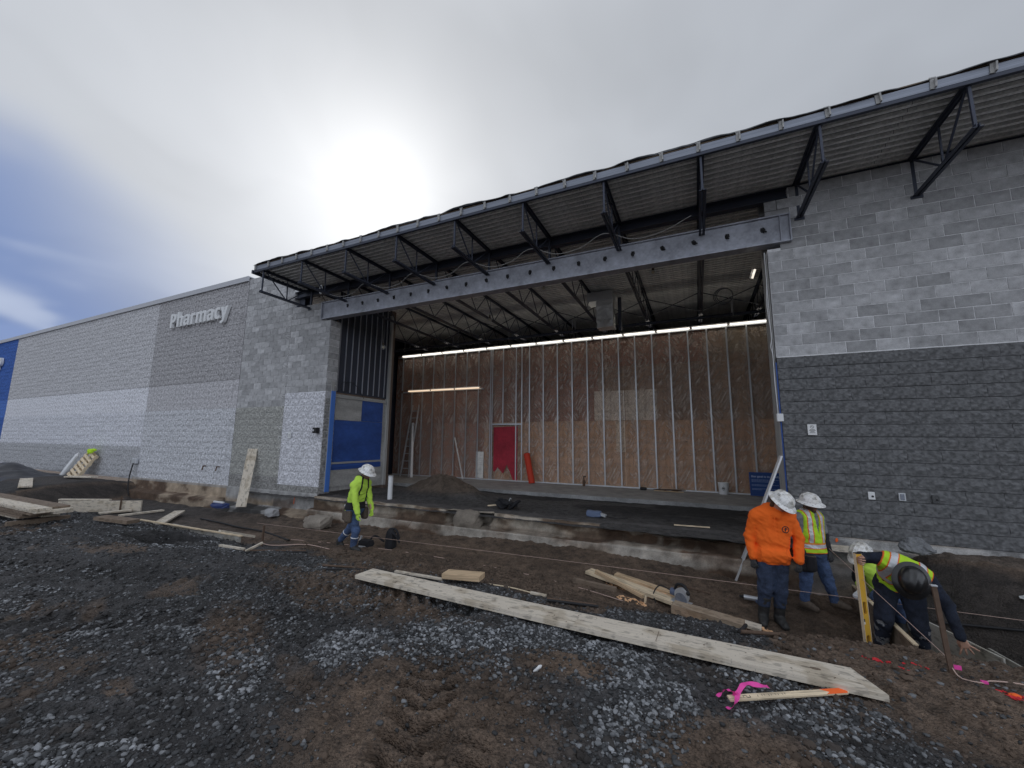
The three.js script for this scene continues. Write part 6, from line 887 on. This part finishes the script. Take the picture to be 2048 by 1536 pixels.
// survey lath with pink ribbon
{
  const a = [0.10, H(0.10, 5.24) + 0.045, 5.24], b = [0.86, H(0.86, 4.81) + 0.035, 4.81], t = thing('survey_stake', 'wooden survey stake with orange painted point and pink ribbon', 'stake'), L = dist3(a, b);
  const sh = new THREE.Shape([[-0.019, -L / 2], [0.019, -L / 2], [0.019, L / 2 - 0.07], [0.003, L / 2], [-0.019, L / 2 - 0.05]].map(([x, y]) => new THREE.Vector2(x, y))); const g = grainUV(new THREE.ExtrudeGeometry(sh, { depth: 0.012, bevelEnabled: true, bevelSize: 0.001, bevelThickness: 0.001, bevelSegments: 1 }).rotateX(Math.PI / 2), 'z');
  const lath = layPlank(part(t, 'lath', g, M.woodPale), a, b, 0.25); part(lath, 'painted_point', new THREE.ExtrudeGeometry(new THREE.Shape([[-0.0195, L / 2 - 0.20], [-0.005, L / 2 - 0.17], [0.0195, L / 2 - 0.22], [0.0195, L / 2 - 0.07], [0.012, L / 2 - 0.03], [-0.0195, L / 2 - 0.052]].map(([x, y]) => new THREE.Vector2(x, y))), { depth: 0.0145, bevelEnabled: false }).rotateX(Math.PI / 2).translate(0, 0.0018, 0), M.orangeMark);
  const ink = [box(0.016, 0.0006, 0.003, 0, 0.0016, -L / 2 + 0.1), box(0.003, 0.0006, 0.022, 0.008, 0.0016, -L / 2 + 0.112), box(0.016, 0.0006, 0.003, 0, 0.0016, -L / 2 + 0.123), box(0.003, 0.0006, 0.022, -0.008, 0.0016, -L / 2 + 0.134), box(0.016, 0.0006, 0.003, 0, 0.0016, -L / 2 + 0.146)]; for (let k = 0; k < 9; k++) ink.push(box(0.012, 0.0006, 0.0025, 0.002 * (k % 3), 0.0016, -L / 2 + 0.2 + k * 0.024 + 0.006 * (k % 2)).rotateY(0.0)); part(lath, 'handwriting', merge(ink), M.black);
  const rib = (pts, w) => { const c = new THREE.CatmullRomCurve3(pts.map((p) => V(...p))), n = 24, P = [], I = []; for (let i = 0; i <= n; i++) { const p = c.getPoint(i / n), d = c.getTangent(i / n), s = V(0, 1, 0).cross(d).normalize().applyAxisAngle(d, 0.5 + Math.sin(i * 0.5) * 0.5); P.push(p.x + s.x * w, p.y + s.y * w, p.z + s.z * w, p.x - s.x * w, p.y - s.y * w, p.z - s.z * w); if (i < n) I.push(i * 2, i * 2 + 1, i * 2 + 2, i * 2 + 1, i * 2 + 3, i * 2 + 2); } const h = new THREE.BufferGeometry(); h.setAttribute('position', new THREE.Float32BufferAttribute(P, 3)); h.setIndex(I); h.computeVertexNormals(); return h; };
  part(t, 'ribbon', mergeGeometries([rib([[0.15, a[1] + 0.02, 5.22], [0.2, a[1] + 0.05, 5.13], [0.27, a[1] + 0.04, 5.08], [0.35, a[1] + 0.02, 5.03]], 0.015), rib([[0.15, a[1] + 0.02, 5.22], [0.09, a[1] + 0.025, 5.20], [0.03, a[1] - 0.01, 5.24]], 0.015), rib([[0.13, a[1] + 0.014, 5.20], [0.15, a[1] + 0.024, 5.235], [0.12, a[1] - 0.02, 5.29], [0.08, a[1] - 0.03, 5.31]], 0.015)]), M.pink);
}
// stakes, strings and paint marks to the right
{
  const s = thing('steel_stake', 'upright rusty steel stake holding the string line near the bending worker', 'stake', [1.66, 0, 4.05]); const y0 = H(1.66, 4.05); part(s, 'bar', bar([0.0, y0 - 0.1, 0.02], [-0.03, y0 + 0.62, -0.02], 0.03, 0.022), M.rustSteel); part(s, 'tip', rbox(0.04, 0.012, 0.03, 0.003, -0.03, y0 + 0.625, -0.02), M.galv);
  const st = (label, pts, r = 0.003) => { const t = thing('string_line', label, 'string'); part(t, 'string', tube(pts, r, pts.length > 2 ? 60 : 4, 5), M.string); return t; };
  st('taut string line stretched along the excavation past the workers', [[-9.6, 0.5, 2.1], [-1.5, 0.52, 1.72], [4.6, 0.56, 1.66]]);
  st('second slack string lying on the mud of the excavation', [on(-8.5, 2.0, 0.015), on(-6.5, 1.9, 0.015), on(-4.4, 2.1, 0.015), on(-2.6, 2.2, 0.015), on(-1.6, 2.35, 0.012), on(-1.0, 2.6, 0.012)], 0.006);
  st('string from the black glove down over the trench to the steel stake', [[1.66, 0.98, 0.98], [1.66, y0 + 0.10, 4.04]]);
  const t = st('pink and white string running over the mud from the stake base to the right', [[1.66, y0 + 0.06, 4.05], on(1.67, 4.15, 0.015), on(1.77, 4.19, 0.012), on(1.86, 4.07, 0.02), on(2.05, 4.02, 0.015), on(2.4, 3.98, 0.015), on(3.2, 3.8, 0.015)], 0.005);
  part(t, 'flag_knot', merge([box(0.05, 0.03, 0.006, 1.69, y0 + 0.06, 4.06), box(0.035, 0.015, 0.02, 1.78, H(1.78, 4.18) + 0.02, 4.18)]), M.pink);
  const R = rng(17), dots = (name, label, list, mat, big = 1) => { const g = []; for (const [x, z, rx, rz, n] of list) for (let i = 0; i < n; i++) { const a = R() * 6.283, d = Math.pow(R(), 0.7), px = x + Math.cos(a) * d * rx, pz = z + Math.sin(a) * d * rz, s = (0.003 + 0.010 * R()) * big; g.push(new THREE.CylinderGeometry(s, s, 0.003, 6).rotateX((R() - 0.5) * 0.8).translate(px, H(px, pz) + 0.005 * big, pz)); } solo(name, merge(g), mat, label, null, [0, 0, 0], null, 'stuff'); };
  dots('paint_marks', 'specks of red marking paint on the mud round the steel stake', [[1.22, 4.0, 0.10, 0.05, 40], [1.36, 4.15, 0.06, 0.03, 14], [1.9, 4.22, 0.09, 0.06, 55], [1.5, 3.95, 0.1, 0.04, 10]], M.redMark);
  const c = thing('marker_cap', 'small bright orange marker cap in a red painted spot', 'marker', on(1.91, 4.22, 0.01)); part(c, 'cap', lump(4, 0.5, 0.3, 2).scale(0.032, 0.03, 0.022), M.orangeMark);
  dots('sawdust', 'pale orange sawdust spread under and beside the cut boards', [[-0.95, 2.38, 0.2, 0.12, 300], [-0.30, 2.52, 0.24, 0.10, 700], [0.25, 1.95, 0.5, 0.14, 600], [-0.9, 1.72, 0.6, 0.16, 600]], std({ color: lin(0.85, 0.52, 0.29), roughness: 0.95 }), 1.7);
}
// lumber and saw on the excavation floor
board('pale sawn board with sawdust on it, longest of the cut boards', on(-1.75, 1.62, 0.06), on(-0.42, 2.0, 0.07), 0.2, 0.045, M.woodPale);
board('thin strip of wood crossing over the pale sawn board', [-1.6, H(-1.6, 1.72) + 0.11, 1.72], [-0.82, H(-0.82, 2.2) + 0.05, 2.2], 0.05, 0.05, M.wood);
board('short grey stud lying left of the cut boards', on(-1.86, 2.12, 0.04), on(-1.2, 2.16, 0.04), 0.07, 0.06, M.woodDark);
board('brown board with red print behind the pale sawn board', on(-1.35, 1.4, 0.05), on(-0.35, 1.62, 0.05), 0.12, 0.04, M.wood);
board('heavy weathered beam offcut before the sawdust, nearest the orange sweatshirt', on(-0.42, 2.26, 0.08), [0.40, H(0.40, 2.42) + 0.09, 2.42], 0.2, 0.11, std({ color: lin(0.34, 0.27, 0.205), map: rep(T.woodDirty, 0.4, 1.6), bumpMap: rep(T.wood, 0.4, 1.4), bumpScale: 0.004, roughness: 0.9 }));
board('second weathered plank beside the beam offcut reaching the rubber boots', on(-0.2, 2.0, 0.05), on(0.62, 2.1, 0.05), 0.16, 0.04, M.woodGrey);
board('small upright wooden chip by the cut boards', on(-0.78, 2.3, 0.01), [-0.77, H(-0.78, 2.3) + 0.1, 2.3], 0.03, 0.03, M.woodPale);
{ const t = thing('rod', 'thin dark rod lying on the mud below the footing', 'rod'); part(t, 'rod', cyl(on(-0.75, 1.05, 0.02), on(0.05, 1.08, 0.02), 0.01), M.rustSteel); }
{
  const s = thing('circular_saw', 'blue and grey circular saw resting on the cut boards', 'saw', [-0.33, H(-0.33, 2.0) + 0.16, 2.02]); s.rotation.y = -0.5;
  part(s, 'motor', cyl([-0.16, 0.02, -0.03], [0.02, 0.02, -0.03], 0.05, 0.055, 18), std({ color: lin(0.10, 0.13, 0.21), roughness: 0.5 })); part(s, 'guard', cyl([0.02, 0.02, -0.05], [0.02, 0.02, 0.0], 0.10, 0.10, 26), M.galv); const bl = part(s, 'blade', cyl([0.02, -0.03, 0.006], [0.02, -0.03, 0.012], 0.088, 0.088, 28), M.flash); s.children.forEach((q, i) => { if (i) q.position.z = 0.03; });
  part(s, 'base_plate', rbox(0.3, 0.008, 0.16, 0.003, -0.02, -0.07, 0), M.galv); part(s, 'handle', tube([[-0.1, 0.06, -0.02], [-0.06, 0.14, -0.02], [0.04, 0.15, -0.02], [0.1, 0.08, -0.02]], 0.02, 20, 8), M.black); part(s, 'knob', new THREE.SphereGeometry(0.028, 12, 8).translate(0.13, 0.08, 0.03), M.black); part(s, 'cord', tube([[-0.16, 0.03, -0.02], [-0.32, 0.06, 0.02], [-0.36, -0.04, 0.12], [-0.24, -0.12, 0.26], [-0.3, -0.13, 0.38], [-0.62, -0.14, 0.42], [-0.82, -0.14, 0.3], [-1.3, -0.13, 0.2]], 0.009, 60, 6), M.black);
  const d = thing('drill', 'grey and blue cordless drill lying behind the rubber boots', 'drill', on(0.62, 1.05, 0.05)); part(d, 'body', cyl([-0.1, 0.03, 0], [0.1, 0.03, 0.02], 0.036, 0.032, 14), M.galv); part(d, 'grip', bar([0.05, 0.02, 0], [0.12, 0.0, 0.13], 0.045, 0.04), std({ color: lin(0.10, 0.14, 0.24), roughness: 0.5 })); part(d, 'battery', rbox(0.1, 0.06, 0.09, 0.01, 0.13, 0.0, 0.17), M.black); part(d, 'chuck', cyl([-0.1, 0.03, 0], [-0.16, 0.03, -0.01], 0.022, 0.014, 12), M.black);
  const p = thing('straightedge', 'long pale aluminium straightedge leaning from mud to jamb', 'straightedge', [0, 0, 0]); part(p, 'bar', bar([0.44, 0.14, 0.35], [1.30, 2.28, 0.10], 0.075, 0.03), std({ color: lin(0.72, 0.73, 0.75), roughness: 0.4, metalness: 0.3 }));
}
// form boards round the trench at the right
board('dark form board on edge left of the trench, under the crouching person', [2.02, 0.16, 0.5], [1.99, 0.17, 2.5], 0.04, 0.42, M.woodDark);
board('pale top edge strip of the left trench form board', [2.02, 0.385, 0.5], [1.99, 0.395, 2.5], 0.045, 0.016, M.woodPale);
board('wide grey form panel on edge inside the trench behind the worker legs', [2.42, 0.04, 0.72], [2.88, 0.02, 1.98], 0.024, 0.40, std({ color: lin(0.52, 0.51, 0.48), map: rep(T.woodDirty, 0.6, 2), roughness: 0.85 }));
board('grey form panel on edge continuing toward the right trench bank', [2.86, 0.05, 1.75], [3.06, 0.0, 2.45], 0.024, 0.36, std({ color: lin(0.34, 0.33, 0.31), map: rep(T.woodDirty, 0.6, 2), roughness: 0.85 }));
board('thin pale cross strip on the mud between the trench form boards', on(1.9, 2.62, 0.05), on(2.6, 2.62, 0.06), 0.03, 0.025, M.woodPale);
board('thin steel edged board along the concrete base behind the standing workers', [1.42, 0.82, 0.12], [2.35, 0.83, 0.14], 0.03, 0.10, M.woodGrey);
{ const t = thing('rod', 'dark metal rod with a white band lying on the right bank', 'rod'); part(t, 'rod', cyl([2.78, H(2.78, 0.9) + 0.03, 0.9], [3.6, H(3.6, 1.0) + 0.03, 1.0], 0.016), M.steelBlack); part(t, 'band', cyl([2.9, H(2.9, 0.92) + 0.032, 0.915], [2.98, H(2.98, 0.925) + 0.034, 0.925], 0.0175), M.galv); }
{
  const g = nets([cap([-0.1, 0.06, 0], [0.1, 0.07, 0], 0.075), cap([-0.05, 0.14, 0], [0.06, 0.16, 0.01], 0.055), ell([0.02, 0.03, 0.03], [0.17, 0.05, 0.1])], { cell: 0.009, k: 0.03, bend: folds(0.022, 9, 90) }); solo('folded_sweatshirt', g, M.greyCloth, 'grey sweatshirt bundled on the concrete ledge of the charcoal wall', 'sweatshirt', [2.84, 0.93, 0.33]);
  const w = solo('paper_scrap', lump(6, 0.25, 0.5, 2).scale(0.1, 0.1, 0.06), M.white, 'white paper scrap on the bank at the right', 'paper', on(3.75, 0.75, 0.02)); w.rotation.y = 0.5;
  const q = solo('paper_scrap', lump(9, 0.4, 0.5, 2).scale(0.035, 0.04, 0.012), M.white, 'white torn paper scrap among the pebbles in the foreground', 'paper', on(-1.18, 5.42, 0.02)); q.rotation.set(0.4, 0.9, 0.2);
  solo('paint_dab', lump(5, 1, 0.4, 2).scale(0.018, 0.03, 0.004), M.orangeMark, 'red paint dab on the concrete base behind the lime vest', 'paint mark', [1.98, 0.935, 0.042]); solo('paint_dab', merge([box(0.02, 0.12, 0.003, 0, 0, 0), box(0.018, 0.09, 0.003, 0.012, 0.1, 0)]), M.orangeMark, 'vertical orange paint stroke on the pier foundation', 'paint mark', [-11.05, 0.62, 0.075]);
}
// harness and tools on the ground beside the walking man
{
  const t = thing('tool_harness', 'black tool belt and harness standing on the mud beside the walking person', 'tool belt', on(-5.95, 1.75)); const strap = (pts, w) => tube(pts, w, 30, 6).scale(1, 1, 1);
  part(t, 'belt', merge([strap([[0.02, 0.22, 0], [0.08, 0.36, 0.0], [0.22, 0.36, -0.02], [0.34, 0.2, 0.0]], 0.022), strap([[0.16, 0.3, 0.1], [0.3, 0.3, 0.1], [0.4, 0.14, 0.06]], 0.02)]), M.blackCloth); part(t, 'pouch', rockGeo(41, 0.17, 0.34, 0.14), M.blackCloth).position.set(0.17, 0.17, 0.05); part(t, 'strap', tube([[-0.05, 0.1, 0], [-0.28, 0.2, 0.05], [-0.38, 0.05, 0.12]], 0.02), M.blackCloth);
  part(t, 'pouch', rockGeo(43, 0.26, 0.16, 0.18), M.blackCloth).position.set(-0.33, 0.07, 0.22); part(t, 'tool', merge([bar([-0.5, 0.06, 0.25], [-0.46, 0.22, 0.22], 0.03, 0.03), bar([-0.42, 0.04, 0.32], [-0.26, 0.04, 0.3], 0.03, 0.03)]), M.galv); part(t, 'wire', tube([[0.4, 0.2, 0.02], [0.46, 0.5, -0.2], [0.42, 0.62, -0.9], [0.4, 0.62, -1.3]], 0.006, 20, 4), M.rustSteel);
}
// ---- left side: lumber stack, pallet, forms
{
  const s = thing('lumber_stack', 'stack of weathered planks with staggered ends at the left edge of the yard', 'lumber stack'), R = rng(23), yg = 0.66;
  for (const x of [-12.8, -15.6]) part(s, 'sleeper', box(0.12, 0.1, 0.9, x, yg + 0.05, 4.72), M.woodDark);
  for (let l = 0; l < 6; l++) for (let k = 0; k < 2; k++) { const x1 = -11.75 - 0.26 * Math.abs(l - 4.2) - R() * 0.35 - k * 0.1, z = 4.56 + k * 0.3 + (R() - 0.5) * 0.06, y = yg + 0.125 + l * 0.046, p = part(s, 'plank', plankGeo(4.9, 0.28, 0.042, 0, 0.005), [M.woodGrey, M.woodGrey, M.woodDark][Math.floor(R() * 3)]); layPlank(p, [x1, y, z], [x1 - 4.9, y, z + 0.06 * (R() - 0.5)]); }
  board('short dark plank end poking out beside the lumber stack', [-11.7, 0.78, 4.15], [-10.8, 0.74, 3.95], 0.24, 0.07, M.woodDark);
  board('pale plank lying flat beyond the lumber stack on the pit bank', on(-23.2, 2.2, 0.05), on(-20.6, 2.9, 0.06), 0.32, 0.05, M.woodGrey); board('narrow pale plank beside the flat plank on the pit bank', on(-22.6, 1.3, 0.06), on(-21.2, 1.0, 0.08), 0.22, 0.05, M.woodGrey);
}
{
  const t = thing('pallet', 'light wooden pallet leaning against the painted wall', 'pallet', [-24.4, 0.70, 0.62]); t.rotation.set(-0.42, 0.0, -0.28);
  for (let k = 0; k < 7; k++) part(t, 'deck_board', grainUV(rbox(1.05, 0.105, 0.02, 0.003, 0, 0.07 + k * 0.178, 0.05), 'x', k, 0), M.woodPale); for (const x of [-0.5, 0, 0.5]) part(t, 'stringer', grainUV(box(0.045, 1.25, 0.09, x, 0.62, -0.006), 'y', x, 0), M.woodPale); for (let k = 0; k < 4; k++) part(t, 'base_board', grainUV(rbox(1.05, 0.105, 0.02, 0.003, 0, 0.09 + k * 0.36, -0.063), 'x', k, 3), M.woodPale);
  const v = solo('safety_vest', nets([cap([-0.24, 0, 0], [0.24, 0.03, 0], 0.06, 0.05), cap([-0.12, 0.02, 0.05], [-0.1, -0.12, 0.08], 0.055, 0.04), cap([0.1, 0.02, 0.04], [0.12, -0.06, 0.08], 0.055)], { cell: 0.014, k: 0.05, bend: folds(0.03, 7, 99) }), M.lime, 'lime safety vest draped over the top of the pallet', 'vest', [-24.0, 1.88, 0.22]);
  const p = solo('plastic_sheet', rockGeo(51, 0.22, 1.2, 0.12), M.white, 'white plastic sheet slumped on the wall left of the pallet', 'sheet', [-25.35, 1.15, 0.45]); p.rotation.set(-0.3, 0, -0.4);
  const q = solo('plastic_sheet', rockGeo(52, 1.1, 0.06, 0.3), M.white, 'white plastic scrap lying on the ground before the pallet', 'sheet', [-25.4, 0.70, 1.2]); q.rotation.y = 0.4;
  const g = new THREE.PlaneGeometry(5.2, 3.2, 60, 36).rotateX(-Math.PI / 2), a = g.attributes.position; for (let i = 0; i < a.count; i++) { const x = a.getX(i), z = a.getZ(i); a.setY(i, 0.62 * Math.exp(-Math.pow(x / 1.5, 2) - Math.pow(z / 0.85, 2)) * (0.8 + 0.4 * fbm(x * 1.3 + 9, z * 1.6, 3, 881)) + 0.12 * (ridge(x * 2 + 9, z * 2, 3, 883) - 0.6) + 0.03); } g.computeVertexNormals();
  solo('tarp', metricUV(g), std({ color: lin(0.02, 0.021, 0.028), roughness: 0.38, side: THREE.DoubleSide }), 'black plastic tarp over a dirt heap at the far left', 'tarp', [-26.6, 0.72, 1.9]);
}
board('tall weathered plank leaning on the bare pier', [-12.66, 0.42, 0.62], [-13.18, 2.14, 0.10], 0.27, 0.05, M.woodGrey, { roll: 0.1 });
{ const t = thing('bundle', 'blue wrapped bundle with a white strip on the footing by the leaning plank', 'bundle', [-13.35, 0.45, 0.82]); part(t, 'roll', rockGeo(61, 0.62, 0.15, 0.22), std({ color: lin(0.035, 0.06, 0.19), roughness: 0.5 })); part(t, 'strip', rbox(0.5, 0.05, 0.05, 0.01, 0, 0.1, 0.05), M.white); }
board('long weathered form board on edge across the pit floor', [-18.3, 0.30, 2.75], [-16.3, 0.30, 1.5], 0.05, 0.34, M.woodGrey);
board('dark top rail along the pit form board', [-18.6, 0.49, 2.65], [-17.2, 0.49, 1.95], 0.10, 0.04, M.woodGrey); { const t = thing('form_stake', 'rusty upright stake nailed to the pit form board', 'stake'); part(t, 'bar', bar([-16.75, 0.1, 1.85], [-16.75, 0.62, 1.85], 0.04, 0.03), M.rustSteel); }
board('pale board lying on the pit floor, farther of two', [-16.6, 0.19, 2.4], [-16.4, 0.19, 1.7], 0.2, 0.045, M.woodGrey); board('pale board lying on the pit floor, nearer of two', [-15.6, 0.19, 2.3], [-15.55, 0.19, 1.25], 0.16, 0.045, M.woodGrey);
board('pale board sloping up from the pit floor edge', [-13.1, 0.22, 2.45], [-14.2, 0.30, 1.45], 0.26, 0.045, M.woodGrey);
board('grey form board on edge behind the small cut hole', [-11.6, 0.30, 2.86], [-8.9, 0.30, 2.90], 0.05, 0.26, std({ color: lin(0.42, 0.42, 0.41), map: rep(T.woodDirty, 0.5, 2), roughness: 0.85 })); board('pale top edge of the grey form board behind the cut hole', [-12.8, 0.44, 2.98], [-8.85, 0.442, 2.90], 0.06, 0.022, M.woodPale);
board('dark brace resting on the grey form board', on(-9.5, 2.2, 0.05), [-9.6, 0.47, 2.92], 0.09, 0.05, M.woodGrey); { const t = thing('form_stake', 'short rusty stake at the right end of the grey form board', 'stake'); part(t, 'bar', bar([-8.1, 0.2, 2.95], [-8.08, 0.74, 2.95], 0.035, 0.03), M.rustSteel); }
{ const t = thing('cable', 'black cable snaking over the rubble before the pier', 'cable'); part(t, 'cable', tube([on(-13.0, 1.5, 0.03), on(-12, 1.55, 0.03), on(-10.9, 1.7, 0.03), on(-9.9, 1.75, 0.03), on(-9, 1.9, 0.03), on(-8.3, 2.2, 0.03)], 0.022, 50, 6), M.black); const r = thing('cable', 'thin brown cord lying on the mud left of the walking person', 'cable'); part(r, 'cord', tube([on(-8.6, 2.6, 0.02), on(-8.0, 2.75, 0.02), on(-7.4, 2.5, 0.02), on(-6.6, 2.6, 0.02)], 0.009, 40, 5), M.string); }

// ------------------------------------------------------------------ draw
const renderer = new THREE.WebGLRenderer({ antialias: true });
renderer.setSize(1024, 768); renderer.shadowMap.enabled = true; renderer.shadowMap.type = THREE.PCFSoftShadowMap;
renderer.toneMapping = THREE.LinearToneMapping; renderer.toneMappingExposure = EXPOSURE; renderer.outputColorSpace = THREE.SRGBColorSpace;
renderer.render(scene, camera);
